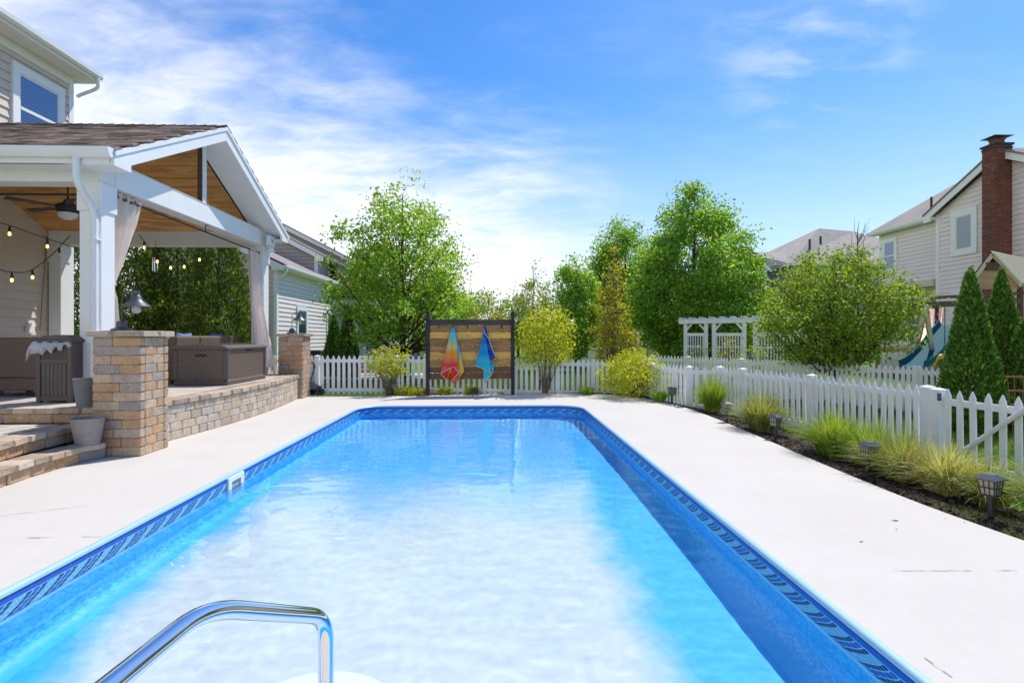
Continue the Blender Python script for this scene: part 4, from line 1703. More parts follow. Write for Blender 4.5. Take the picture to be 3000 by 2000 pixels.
def pot(name, label, c, rt, rb, h, mt):
    t = thing(name, label, 'plant pot', c, 'empty pots on the patio steps')
    m_ = MB()
    m_.lathe([(rb, 0), (rb + (rt - rb) * .5, h * .5), (rt - .004, h - .012), (rt, h - .006), (rt - .004, h), (rt - .018, h), (rt - .022, h - .03), (rb + .01, h * .55), (.02, h * .5)], c, 36)
    build('shell', m_, mt, t, smooth=True)
    m_ = MB()
    m_.lathe([(rt - .04, h * .72), (.005, h * .74)], c, 24)
    build('soil', m_, soil, t, smooth=True)


p = at(257, 1290, 6.83)
pot('flower_pot', 'weathered taupe pot standing on the lowest patio step', (p.x, p.y, .2), .182, .128, .33, pot_tan)
pot('flower_pot', 'grey pot standing on the patio edge above the steps', (-5.48, 7.52, PZ), .165, .115, .38, pot_grey)


# gooseneck lamps on the pillars
def pillar_lamp(c, label, k):
    t = thing('pillar_lamp', label, 'lamp', c, 'gooseneck lamps on the brick pillars')
    x_, y_, z_ = c
    m_ = MB()
    m_.lathe([(.125, 0), (.125, .018), (.10, .03), (.062, .045), (.058, .11), (.052, .125), (.02, .13)], c, 24)
    build('base', m_, darkmetal, t, smooth=True)
    m_ = MB()
    m_.tube(curve([(x_, y_, z_ + .12), (x_ + .005, y_, z_ + .42), (x_ + .03, y_, z_ + .505), (x_ + .09, y_, z_ + .52), (x_ + .20, y_, z_ + .525)], 6), .0085, 8)
    build('neck', m_, darkmetal, t, smooth=True)
    m_ = MB()
    m_.lathe([(.012, .53), (.045, .525), (.05, .50), (.04, .485), (.055, .465), (.072, .42), (.085, .395), (.15, .345), (.172, .325), (.168, .32), (.14, .338), (.07, .385), (.02, .40)], (x_ + .19, y_, z_), 28)
    build('shade', m_, darkmetal, t, smooth=True)
    m_ = MB()
    m_.lathe([(.02, .39), (.03, .345), (.05, .315), (.058, .28), (.048, .245), (.02, .228), (.003, .225)], (x_ + .19, y_, z_), 18)
    b_ = build('bulb', m_, bulb_glass, t, smooth=True)
    m_ = MB()
    m_.tube([(x_ + .19, y_, z_ + .34), (x_ + .19, y_, z_ + .26)], .012, 6)
    build('filament', m_, mat('filament', (.75, .5, .2), .4), b_)


pillar_lamp((-4.96, 7.42, 1.62), 'dark gooseneck lamp with clear bulb on the near brick pillar', 1)
pillar_lamp((-5.16, 14.05, 1.625), 'dark gooseneck lamp with clear bulb on the far brick pillar', 1)

# wheeled cart half hidden behind the far pillar
cart = thing('garden_cart', 'grey wheeled hose cart half hidden behind the far brick pillar', 'hose cart', (-4.75, 14.55, 0))
for dx_, dy_ in ((-.10, .12), (.14, .0)):
    m = MB()
    m.lathe([(.07, -.03), (.10, -.035), (.115, -.02), (.115, .02), (.10, .035), (.07, .03), (.03, .03), (.03, -.03)], (0, 0, 0), 20)
    m.v = [(-4.72 + dx_ + v[0], 14.46 + dy_ + v[2], .118 + v[1]) for v in m.v]
    build('wheel', m, black, cart, smooth=True)
m = MB()
m.prism([(-4.94, .14), (-4.58, .16), (-4.60, .24), (-4.80, .33), (-4.94, .34)], 'y', 14.50, 14.60)
build('body', m, pot_grey, cart, bevel=.015)
m = MB()
m.tube(curve([(-4.86, 14.54, .30), (-4.78, 14.54, .62), (-4.74, 14.54, .78), (-4.84, 14.54, .86)], 5), .014, 8)
build('handle', m, darkmetal, cart, smooth=True)

# ================================================================ picket fences
PK = MB()
hw, ht = .038, .011
PK.add([(-hw, -ht, 0), (hw, -ht, 0), (hw, -ht, .92), (0, -ht, 1), (-hw, -ht, .92), (-hw, ht, 0), (hw, ht, 0), (hw, ht, .92), (0, ht, 1), (-hw, ht, .92)],
       [(0, 1, 2, 3, 4), (9, 8, 7, 6, 5), (0, 5, 6, 1), (1, 6, 7, 2), (2, 7, 8, 3), (3, 8, 9, 4), (4, 9, 5, 0)])
pk_me = bpy.data.meshes.new('picket_shape')
pk_me.from_pydata(PK.v, [], PK.f)
pk_me.materials.append(vinyl)
PM = MB()
PM.box(-.058, .058, -.058, .058, 0, 1.0)
PM.add([(-.068, -.068, 1.0), (.068, -.068, 1.0), (.068, .068, 1.0), (-.068, .068, 1.0), (-.068, -.068, 1.02), (.068, -.068, 1.02), (.068, .068, 1.02), (-.068, .068, 1.02), (0, 0, 1.045)],
       [(0, 3, 2, 1), (0, 1, 5, 4), (1, 2, 6, 5), (2, 3, 7, 6), (3, 0, 4, 7), (4, 5, 8), (5, 6, 8), (6, 7, 8), (7, 4, 8)])
po_me = bpy.data.meshes.new('post_shape')
po_me.from_pydata(PM.v, [], PM.f)
po_me.materials.append(vinyl)


def fence_run(t, a, b, za, zb, h, pitch_=.1437, posts=(True, True), rails=(.14, .86), single=True, ph=.965, shape=None):
    """pickets and rails between two points, into the thing t; tops follow za..zb + h"""
    a, b = Vector((*a, 0)), Vector((*b, 0))
    L_ = (b - a).length
    d = (b - a).normalized()
    ang = math.atan2(d.y, d.x)
    nrm = Vector((-d.y, d.x, 0))
    if nrm.dot(-a) < 0:
        nrm = -nrm                                # pickets stand on the side of the pool
    for k, (p, z_) in enumerate(((a, za), (b, zb))):
        if posts[k]:
            o_ = link('post', po_me, t)
            o_.location = Vector((p.x, p.y, z_)) - ORG[t]
            o_.rotation_euler = (0, 0, ang)
            o_.scale = (1, 1, h * ph)
    for f_ in rails:
        m_ = MB()
        m_.beam((a.x, a.y, za + h * f_), (b.x, b.y, zb + h * f_), .035, .085)
        build('rail', m_, vinyl, t)
    n_ = max(1, int(round((L_ - .13) / pitch_)))
    acc = MB()
    for k in range(n_):
        u_ = (.065 + (L_ - .13) * (k + .5) / n_) / L_
        p = a.lerp(b, u_)
        z_ = za + (zb - za) * u_ + .045 + random.uniform(-.006, .006)
        if single:
            o_ = link('picket', shape or pk_me, t)
            o_.location = Vector((p.x, p.y, z_)) + nrm * .030 - ORG[t]
            o_.rotation_euler = (random.uniform(-.012, .012), random.uniform(-.012, .012), ang)
            o_.scale = (1, 1, h - .045)
        else:
            acc.v += [tuple(Vector((p.x, p.y, z_)) + d * v[0] * .8 + nrm * (.03 + v[1]) + Vector((0, 0, v[2] * (h - .045)))) for v in PK.v]
            o2 = len(acc.v) - len(PK.v)
            acc.f += [[i + o2 for i in f] for f in PK.f]
            acc.mi += [0] * len(PK.f)
    if not single:
        build('pickets', acc, vinyl, t, kind='stuff')


back = thing('picket_fence', 'white picket fence across the far end of the pool behind the towel rack', 'fence', (-1, 14.7, 0))
BP = [(-8.6, 15.0), (-6.7, 14.78), (-4.70, 14.62), (-2.62, 14.72), (-.28, 14.86), (1.72, 15.02), (2.72, 15.10), (4.0, 14.45)]
BZ = [-.02, -.02, -.03, -.04, -.07, -.15, -.16, -.17]
for k in range(len(BP) - 1):
    fence_run(back, BP[k], BP[k + 1], BZ[k], BZ[k + 1], 1.08, posts=(k == 0, True))
side = thing('picket_fence', 'white picket fence stepping along the grass bed on the right', 'fence', (5, 10, 0))
GRD = -.18
for k in range(len(FENCE) - 3):
    fence_run(side, FENCE[k], FENCE[k + 1], GRD, GRD, 1.06, pitch_=.1437 if k != 1 else .165, posts=(True, k == len(FENCE) - 4))
fence_run(side, (4.0, 14.45), FENCE[0], GRD, GRD, 1.06, posts=(False, False))
gate = thing('picket_gate', 'white picket gate with a diagonal brace at the right picture edge', 'gate', (6, 6.4, 0))
GA, GB = (5.875, 7.05), (6.06, 5.55)
fence_run(gate, GA, GB, -.20, -.20, 1.06, pitch_=.172, rails=(.13, .84))
m = MB()
m.tube([(5.83, 6.82, -.04), (5.935, 5.72, .90)], .028, 12)
build('brace', m, vinyl, gate, smooth=True)
m = MB()
m.box(5.81, 5.85, 6.98, 7.0, .70, .80)
build('hinge', m, darkmetal, gate)
fence_run(side, GB, (6.3, 3.0), GRD, GRD, 1.06)

# ================================================================ towel rack
RKA, RKB = Vector((-1.755, 14.33, 0)), Vector((.475, 14.52, 0))
rd = (RKB - RKA).normalized()
rack = thing('towel_rack', 'slatted wooden towel rack between two dark posts at the far pool end', 'towel rack', (-.64, 14.42, 0))
post_wood = wood_mat('dark_stained_wood', (.018, .015, .017), (.055, .047, .05), (3, 3, .5), .7, 2, .2)
for p in (RKA, RKB):
    m = MB()
    m.beam((p.x, p.y, -.06), (p.x, p.y, 2.21), .095, .095, (0, 1, 0))
    build('post', m, post_wood, rack, bevel=.004)
zpx = lambda cy: EYE + (HY - (880 + cy / 5.226)) / FPX * 14.32
dark_b = wood_mat('black_brown_board', (.03, .02, .018), (.085, .058, .05), (.5, 3, 3), .6, 2.2, .2)
red_b = wood_mat('red_brown_board', (.21, .088, .030), (.46, .22, .085), (.45, 3, 3.4), .55, 2.2, .5)
gold_b = wood_mat('golden_board', (.60, .29, .05), (.88, .50, .11), (.45, 3, 3.4), .55, 2.2, .4)
tan_b = wood_mat('tan_board', (.34, .165, .04), (.64, .36, .10), (.45, 3, 3.4), .55, 2.2, .4)
deep_b = wood_mat('deep_brown_board', (.10, .042, .018), (.25, .11, .045), (.45, 3, 3.4), .55, 2.2, .4)
for (ya, yb, mt) in ((290, 376, dark_b), (383, 475, red_b), (486, 581, gold_b), (594, 689, red_b), (700, 793, red_b), (801, 893, gold_b), (906, 1005, tan_b), (1015, 1103, deep_b), (1112, 1205, deep_b)):
    m = MB()
    a, b = RKA + rd * .05, RKB - rd * .05
    zc = (zpx(ya) + zpx(yb)) / 2
    jit = random.uniform(-.004, .004)
    m.beam((a.x, a.y + .015, zc + jit), (b.x, b.y + .015, zc - jit), .026, zpx(ya) - zpx(yb))
    build('plank', m, mt, rack, bevel=.003)
HOOK = {}
for k, cxp in enumerate((445, 663, 888, 1145, 1410)):
    pxx = 1200 + cxp / 5.226
    u_ = (at(pxx, 950, 14.35).x - RKA.x) / (RKB.x - RKA.x)
    p = RKA.lerp(RKB, u_)
    HOOK[k] = p
    m = MB()
    z_ = zpx(395)
    m.box(p.x - .014, p.x + .014, p.y - .012, p.y + .003, z_ - .05, z_ + .03)
    m.tube([(p.x, p.y - .012, z_ - .03), (p.x, p.y - .04, z_ - .04), (p.x, p.y - .055, z_ - .02), (p.x, p.y - .058, z_ + .005)], .008, 6)
    build('hook', m, black, rack)


def towel_mat(name, stops, hemz, ang, per=.030, contrast=.28):
    m_, g_, o_ = newmat(name)
    pos_ = g_.node('ShaderNodeNewGeometry').outputs['Position']
    x_, y_, z_ = g_.sep(pos_)
    f_ = g_.m('DIVIDE', g_.m('SUBTRACT', 1.80, z_), 1.55)
    f_ = g_.m('ADD', f_, g_.m('MULTIPLY', g_.m('SUBTRACT', g_.m('FRACT', g_.m('MULTIPLY', z_, 6.0)), .5), .02))
    c_ = g_.ramp(f_, stops)
    zig = g_.m('ABSOLUTE', g_.m('SUBTRACT', g_.m('FRACT', g_.m('MULTIPLY', x_, 4.5)), .5))
    s_ = g_.m('FRACT', g_.m('DIVIDE', g_.m('ADD', z_, g_.m('MULTIPLY', zig, ang)), per))
    row_ = g_.m('GREATER_THAN', g_.m('SINE', g_.m('MULTIPLY', z_, 21.0)), -.2)
    k_ = g_.m('MULTIPLY', g_.m('MULTIPLY', g_.m('GREATER_THAN', s_, .62), row_), contrast)
    c_ = g_.mix(k_, c_, (.9, .75, .55))
    pbr(g_, o_, c_, .95, g_.noise(pos_, 400, 3), .4, .004, 0, .1)
    return m_


T1 = towel_mat('sunset_towel', [(0, (.03, .46, .62)), (.17, (.05, .52, .62)), (.24, (.38, .50, .30)), (.34, (.62, .46, .14)), (.45, (.80, .30, .03)), (.56, (.76, .14, .035)), (.68, (.70, .06, .06)), (1, (.72, .05, .03))], 0, .34)
T1B = towel_mat('sunset_towel_side', [(0, (.03, .44, .60)), (.42, (.06, .50, .62)), (.52, (.42, .55, .25)), (.66, (.80, .50, .05)), (.85, (.85, .38, .02)), (1, (.80, .30, .02))], 0, .34)
T1R = towel_mat('red_lining', [(0, (.70, .035, .01)), (1, (.72, .05, .015))], 0, .1, .05, .08)
T2 = towel_mat('blue_towel', [(0, (.01, .07, .32)), (.16, (.01, .09, .38)), (.20, (.015, .19, .52)), (.42, (.015, .25, .55)), (.50, (.01, .30, .55)), (.58, (.015, .44, .58)), (.80, (.04, .50, .64)), (1, (.20, .62, .74))], 0, .34, .03, .10)
T2N = towel_mat('navy_towel_side', [(0, (.008, .06, .30)), (1, (.01, .055, .30))], 0, .34, .03, .10)
hem_w = mat('white_hem', (.78, .74, .70), .9, .03)
coral = mat('coral_hem', (.75, .16, .10), .9, .03)


def towel(name, label, panels, hems, mats):
    def W_(cx_, cy_, dy):
        px_ = 1200 + cx_ / 5.226
        p_ = at(px_, 880 + cy_ / 5.226, 14.32)
        u2 = (p_.x - RKA.x) / (RKB.x - RKA.x)
        return Vector((p_.x, RKA.y + (RKB.y - RKA.y) * u2 - .03 + dy, p_.z))
    t = thing(name, label, 'towel', W_(*panels[0][1][0]), 'towels hanging on the rack')
    for mi_, pts in panels:
        bm_ = bmesh.new()
        vs = [bm_.verts.new(W_(*p_)) for p_ in pts]
        c_ = sum((v.co for v in vs), Vector()) / len(vs)
        cv = bm_.verts.new(c_)
        for i in range(len(vs)):
            bm_.faces.new((vs[i], vs[(i + 1) % len(vs)], cv))
        bmesh.ops.subdivide_edges(bm_, edges=bm_.edges[:], cuts=3, use_grid_fill=True)
        for v in bm_.verts:
            v.co.y += .012 * mnoise.noise(v.co * 9) + .006 * mnoise.noise(v.co * 23)
        bmesh.ops.recalc_face_normals(bm_, faces=bm_.faces)
        me_ = bpy.data.meshes.new('fold')
        for v in bm_.verts:
            v.co -= ORG[t]
        bm_.to_mesh(me_)
        bm_.free()
        me_.materials.append(mats[mi_])
        me_.polygons.foreach_set('use_smooth', [True] * len(me_.polygons))
        o_ = link('fold', me_, t)
        md = o_.modifiers.new('thickness', 'SOLIDIFY')
        md.thickness = .008
    for mi_, pts in hems:
        m_ = MB()
        m_.tube([W_(a, b, c_ - .012) for a, b, c_ in pts], .008, 6)
        build('hem', m_, mats[mi_], t, smooth=True)


towel('beach_towel', 'turquoise to orange and red chevron beach towel on the left hook', [
    (1, [(684, 415, -.03), (714, 520, -.04), (760, 720, -.05), (800, 900, -.05), (836, 1085, -.05), (690, 1284, -.06), (740, 1080, -.06), (745, 880, -.06), (700, 600, -.045)]),
    (2, [(480, 1110, -.07), (560, 1204, -.06), (606, 1140, -.05), (640, 1040, -.04), (600, 1030, -.04), (540, 1060, -.05)]),
    (2, [(628, 1060, -.04), (660, 1028, -.05), (760, 1090, -.07), (700, 1170, -.07), (636, 1242, -.07), (626, 1150, -.05)]),
    (1, [(598, 1178, -.05), (626, 1080, -.05), (656, 1040, -.05), (640, 1034, -.06), (610, 1090, -.062), (572, 1200, -.062)]),
    (0, [(648, 412, -.035), (668, 408, -.05), (661, 600, -.045), (658, 800, -.045), (656, 1020, -.04), (600, 1046, -.08), (480, 1112, -.10), (510, 980, -.11), (556, 800, -.10), (610, 560, -.07)]),
    (0, [(668, 408, -.05), (690, 415, -.05), (722, 640, -.09), (742, 860, -.12), (764, 1092, -.13), (704, 1046, -.11), (690, 1014, -.08), (657, 1022, -.042), (660, 700, -.045)]),
    (0, [(764, 1092, -.12), (742, 1220, -.09), (690, 1284, -.09), (638, 1244, -.09), (700, 1168, -.10)]),
], [(3, [(480, 1112, -.10), (600, 1046, -.08), (656, 1022, -.042), (690, 1014, -.08), (704, 1046, -.11), (764, 1092, -.13)]), (3, [(480, 1110, -.08), (560, 1204, -.07), (574, 1196, -.07)]), (3, [(764, 1092, -.13), (700, 1168, -.11), (638, 1244, -.10), (690, 1282, -.10)])], [T1, T1B, T1R, hem_w])
towel('beach_towel', 'blue and turquoise chevron beach towel with coral edges on the right hook', [
    (1, [(1150, 415, -.04), (1168, 420, -.04), (1214, 580, -.06), (1270, 760, -.07), (1322, 866, -.08), (1234, 940, -.09), (1190, 700, -.07), (1162, 575, -.06)]),
    (2, [(1236, 930, -.05), (1280, 936, -.05), (1292, 1050, -.05), (1284, 1110, -.05), (1160, 1266, -.06), (1220, 1120, -.05)]),
    (0, [(1126, 1050, -.05), (1250, 1104, -.07), (1240, 1160, -.07), (1160, 1262, -.07), (1132, 1212, -.06)]),
    (0, [(1132, 425, -.04), (1150, 412, -.06), (1164, 580, -.10), (1196, 740, -.12), (1234, 940, -.12), (1250, 1106, -.11), (1128, 1046, -.09), (1004, 992, -.11), (1042, 850, -.12), (1084, 690, -.10), (1114, 560, -.07)]),
], [(3, [(1004, 992, -.11), (1128, 1046, -.09), (1250, 1106, -.11), (1236, 1160, -.08), (1166, 1240, -.075)]), (3, [(1134, 430, -.05), (1150, 500, -.09), (1214, 582, -.07), (1270, 762, -.08), (1318, 862, -.09)]), (4, [(1320, 868, -.085), (1234, 938, -.115)]), (4, [(1160, 1266, -.07), (1284, 1112, -.055)]), (4, [(1290, 1064, -.055), (1254, 1100, -.06)])], [T2, T2N, T2, hem_w, coral])

# small black flood lamp on the ground before the rack
sp = thing('ground_spotlight', 'small black square spotlight on the ground under the towel rack', 'spotlight', at(1391, 1158, 14.3))
c0 = at(1391, 1146, 14.25)
c0.z = .0
m = MB()
m.box(c0.x - .09, c0.x + .09, c0.y - .03, c0.y + .03, .075, .20)
build('head', m, black, sp, bevel=.006)
m = MB()
m.box(c0.x - .07, c0.x - .045, c0.y - .02, c0.y + .02, -.05, .075)
m.box(c0.x + .045, c0.x + .07, c0.y - .02, c0.y + .02, -.05, .075)
build('bracket', m, twig, sp)

# ================================================================ solar path lights
amber = mat('frosted_amber', (.34, .30, .22), .3, .05)
plt = thing('path_light', 'x', 'path light', (0, 0, 0), 'solar path lights along the pool deck')
m = MB()
m.add([(-.118, -.118, .355), (.118, -.118, .355), (.118, .118, .355), (-.118, .118, .355), (-.118, -.118, .366), (.118, -.118, .366), (.118, .118, .366), (-.118, .118, .366), (-.05, -.05, .405), (.05, -.05, .405), (.05, .05, .405), (-.05, .05, .405)],
      [(0, 3, 2, 1), (0, 1, 5, 4), (1, 2, 6, 5), (2, 3, 7, 6), (3, 0, 4, 7), (4, 5, 9, 8), (5, 6, 10, 9), (6, 7, 11, 10), (7, 4, 8, 11), (8, 9, 10, 11)])
build('cap', m, darkmetal, plt)
m = MB()
m.prism([(-.078, .352), (.078, .352), (.060, .225), (-.060, .225)], 'y', -.065, .065)
build('lens', m, amber, plt)
m = MB()
for a, b in ((-1, -1), (1, -1), (1, 1), (-1, 1)):
    m.beam((a * .068, b * .068, .225), (a * .088, b * .088, .355), .010, .010, (1, 0, 0))
for u_ in (-.33, .33):
    for w_ in (-1, 1):
        m.beam((u_ * .066, w_ * .068, .225), (u_ * .088, w_ * .088, .355), .007, .007, (1, 0, 0))
        m.beam((w_ * .068, u_ * .066, .225), (w_ * .088, u_ * .088, .355), .007, .007, (1, 0, 0))
for z_, h_ in ((.225, .070), (.29, .080)):
    for w_ in (-1, 1):
        m.beam((-h_, w_ * h_, z_), (h_, w_ * h_, z_), .009, .009)
        m.beam((w_ * h_, -h_, z_), (w_ * h_, h_, z_), .009, .009)
m.box(-.072, .072, -.072, .072, .215, .226)
build('cage', m, black, plt)
m = MB()
m.prism([(-.022, -.06), (.022, -.06), (.022, .215), (-.022, .215)], 'y', -.022, .022)
build('stake', m, black, plt)
PL = [((2905, 1524), -.02, 'solar path light nearest the picture edge, clear of the grass'), ((2541, 1395), -.03, 'solar path light between the last green and the straw coloured grass clump'),
      ((2273, 1290), -.03, 'solar path light between the pale clump and the tall green clump'), ((2128, 1240), -.03, 'solar path light sunk among the first two grass clumps'),
      ((1968, 1183), -.02, 'solar path light beside the low plant where the fence turns'), ((1577, 1153), -.05, 'solar path light under the yellow shrub right of the towel rack'),
      ((1152, 1160), -.03, 'solar path light under the multi stemmed bush left of the towel rack')]
for k, ((px, py), z_, lab) in enumerate(PL):
    o_ = plt if k == 0 else copy_tree(plt)
    d_ = (EYE - z_) * FPX / (py - HY)
    q = at(px, py, d_)
    o_.location = (q.x, q.y, z_ - .0)
    o_.rotation_euler = (random.uniform(-.05, .05), random.uniform(-.06, .06), (.35, .1, .5, .2, .3, .0, .4)[k])
    o_['label'] = lab
    o_.scale = (.72, .72, .97)
# ================================================================ the house beyond the left fence
def yat(px, X):
    k = (px - HX) / FPX * math.cos(YAW) + math.sin(YAW)
    d_ = X / k
    return d_ * math.cos(YAW) - (px - HX) / FPX * d_ * math.sin(YAW)


nb = thing('neighbor_house', 'pale sided house with stepped gables beyond the left fence', 'house', (-9.5, 26, 0))
NW, NS = -9.55, 24.2                           # side wall plane, end wall plane
m = MB()
m.box(-15.5, NW - .004, NS + .004, 36.0, -.3, 4.62)
m.prism([(-15.5, 4.62), (NW, 4.62), (-12.5, 6.12)], 'y', NS + .004, 35.9)
build('wall', m, siding_pale, nb)
siding(nb, 'x', NW, 1, NS + .0, 33.6, .2, 4.55, .205, siding_pale)
siding(nb, 'y', NS, -1, -13.5, NW - .11, .2, 6.0, .205, siding_tan, gable=(-12.5, 6.2, .5, .5))
m = MB()
m.box(NW - .11, NW + .045, NS - .045, NS + .11, -.2, 4.55)
build('corner_board', m, white, nb)
m = MB()
m.prism([(NW + .42, 4.42), (NW + .42, 4.62), (-12.5, 6.25), (-12.5, 5.98), (NW - .10, 4.56), (NW - .10, 4.42)], 'x' if False else 'y', NS - .30, NS - .27)
build('rake_board', m, white, nb)
m = MB()
m.box(NW, NW + .42, NS - .26, 33.6, 4.50, 4.53)
build('soffit', m, white, nb)
m = MB()
m.prism([(NW + .42, 4.50), (NW + .50, 4.50), (NW + .55, 4.56), (NW + .56, 4.66), (NW + .42, 4.66)], 'y', NS - .28, 33.6)
build('gutter', m, white, nb)
m = MB()
m.prism([(NW + .47, 4.655), (NW + .47, 4.69), (-12.5, 6.33), (-12.5, 6.27)], 'y', NS - .33, 33.6)
m.prism([(-15.5 - .47, 4.655), (-15.5 - .47, 4.69), (-12.5, 6.33), (-12.5, 6.27)], 'y', NS - .33, 33.6)
build('roof', m, roof_far, nb)
m = MB()
m.tube(curve([(NW + .48, NS - .12, 4.52), (NW + .46, NS - .12, 4.30), (NW + .15, NS - .12, 4.06), (NW + .02, NS - .10, 3.9), (NW + .02, NS - .10, -.1)], 4), .05, 8)
build('downspout', m, white, nb, smooth=True)
for pa, pb, za, zb_ in ((870, 894, .75, 2.62), (957, 971, .75, 2.62)):
    ka, kb = yat(pa, NW), yat(pb, NW)
    window(nb, 'x', NW, 1, ka, kb, za, zb_ + .2, blind_pale, fw=.16, rail=pa > 900)
# middle block with its gable to the camera
GY = 31.0
ax, az_ = -14.2, 8.30
m = MB()
m.prism([(-18.5, -.2), (-10.0, -.2), (-10.0, 6.05), (ax, az_ - .12), (-18.5, 6.05)], 'y', GY + .004, 36)
build('wall', m, siding_taupe, nb)
siding(nb, 'y', GY, -1, -18.5, -10.12, 4.4, 8.2, .205, siding_taupe, gable=(ax, az_ - .1, .5, .5))
m = MB()
m.prism([(-9.55, 5.74), (-9.55, 6.0), (ax, az_ + .12), (ax, az_ - .16), (-10.02, 5.98), (-10.02, 5.74)], 'y', GY - .33, GY - .28)
build('rake_board', m, white, nb)
m = MB()
m.box(-10.13, -9.96, GY - .04, GY + .1, 4, 5.9)
build('corner_board', m, white, nb)
m = MB()
m.prism([(-9.5, 6.0), (-9.5, 6.04), (ax, az_ + .2), (ax, az_ + .125)], 'y', GY - .36, 36)
build('roof', m, roof_far, nb)
# rear block
GY2 = 38.5
ax2, az2 = -14.6, 9.15
m = MB()
m.prism([(-19.5, -.2), (-9.4, -.2), (-9.4, 6.5), (ax2, az2 - .12), (-19.5, 6.5)], 'y', GY2 + .004, 48)
build('wall', m, siding_taupe, nb)
siding(nb, 'y', GY2, -1, -19.5, -9.52, 4.9, 9.0, .205, siding_taupe, gable=(ax2, az2 - .1, .5, .5))
m = MB()
m.prism([(-8.9, 6.1), (-8.9, 6.35), (ax2, az2 + .12), (ax2, az2 - .18), (-9.4, 6.4), (-9.4, 6.1)], 'y', GY2 - .33, GY2 - .28)
m.prism([(ax2, az2 + .12), (-19.9, 6.5), (-19.9, 6.25), (ax2, az2 - .18)], 'y', GY2 - .33, GY2 - .28)
build('rake_board', m, white, nb)
m = MB()
m.prism([(-8.85, 6.35), (-8.85, 6.39), (ax2, az2 + .2), (-20, 6.5), (-20, 6.45), (ax2, az2 + .125)], 'y', GY2 - .36, 48)
build('roof', m, roof_far, nb)
m = MB()
p = at(980, 738, 40)
m.tube([(p.x, p.y, p.z - .3), (p.x, p.y, p.z + .35)], .05, 8)
build('vent_pipe', m, black, nb)
# rear wing behind the maple, facing the camera
WY = 33.6
m = MB()
m.box(-9.55, -5.6, WY + .004, 42, -.2, 3.9)
build('wall', m, siding_pale, nb)
siding(nb, 'y', WY, -1, -9.5, -5.6, .2, 3.9, .205, siding_pale)
m = MB()
m.prism([(-9.6, 4.0), (-5.2, 4.0), (-5.4, 4.2), (-9.6, 6.0)], 'y', WY - .4, 42)
build('roof', m, roof_far, nb)
window(nb, 'y', WY, -1, -7.9, -6.9, .4, 2.3, blind_pale, fw=.14)
window(nb, 'y', WY, -1, -9.1, -8.5, .9, 2.3, blind_pale, fw=.14)

# air conditioner
ac = thing('air_conditioner', 'dark boxy air conditioner by the pale house wall behind the fence', 'air conditioner', (-8.3, 24.0, 0))
c0 = at(922, 1075, 24.0)
m = MB()
m.box(c0.x - .34, c0.x + .34, c0.y - .34, c0.y + .34, -.05, .88)
build('core', m, black, ac)
m = MB()
m.box(c0.x - .37, c0.x + .37, c0.y - .37, c0.y + .37, .881, .95)
build('top', m, darkmetal, ac, bevel=.02)
m = MB()
for k in range(11):
    z_ = .05 + k * .075
    m.box(c0.x - .365, c0.x + .365, c0.y - .365, c0.y - .341, z_, z_ + .035)
build('grille', m, darkmetal, ac)

# stone steps and patio seats beyond the fence
ns = thing('stone_steps', 'broad stone steps beside the evergreens behind the left fence', 'steps', (-5.9, 24, 0))
for k in range(4):
    a = at(1046, 1000, 24)
    m = MB()
    m.box(a.x - .2, a.x + .95 - k * .08, 23.6 + k * .32, 25.6, .16 * k - .02, .16 * k + .115)
    build('riser', m, block_mat, ns)
    m = MB()
    m.box(a.x - .22, a.x + .98 - k * .08, 23.56 + k * .32, 25.62, .16 * k + .116, .16 * k + .155)
    build('tread', m, cap_mat, ns)


def lattice_chair(label, px, d_, rz, z_=.12):
    c = at(px, 1000, d_)
    t = thing('patio_chair', label, 'chair', (0, 0, 0), 'lattice back patio chairs behind the fence')
    m_ = MB()
    for x_ in (-.28, .28):
        m_.beam((x_, -.25, .40), (x_ * 1.08, -.36, 1.0), .035, .035)
    m_.beam((-.30, -.36, .985), (.30, -.36, .985), .035, .04)
    m_.beam((-.28, -.27, .48), (.28, -.27, .48), .03, .03)
    for u_, v_ in ((-.28, .05), (-.28, .28), (-.05, .28), (.05, -.28), (.28, -.28), (.28, -.05)):
        m_.beam((u_, -.275, .49), (v_, -.355, .97), .018, .018)
    build('lattice_back', m_, darkmetal, t)
    m_ = MB()
    m_.box(-.29, .29, -.26, .27, .40, .46)
    build('seat', m_, pot_grey, t, bevel=.015)
    for x_ in (-.30, .30):
        m_ = MB()
        m_.tube(curve([(x_, -.31, .72), (x_, .05, .70), (x_, .26, .62), (x_, .29, .40), (x_, .28, .0)], 4), .018, 6)
        build('arm', m_, darkmetal, t, smooth=True)
    for x_ in (-.27, .27):
        m_ = MB()
        m_.beam((x_, -.24, .0), (x_, -.25, .40), .03, .03)
        build('leg', m_, darkmetal, t)
    t.location = (c.x, c.y, z_)
    t.rotation_euler = (0, 0, rz)
    return t


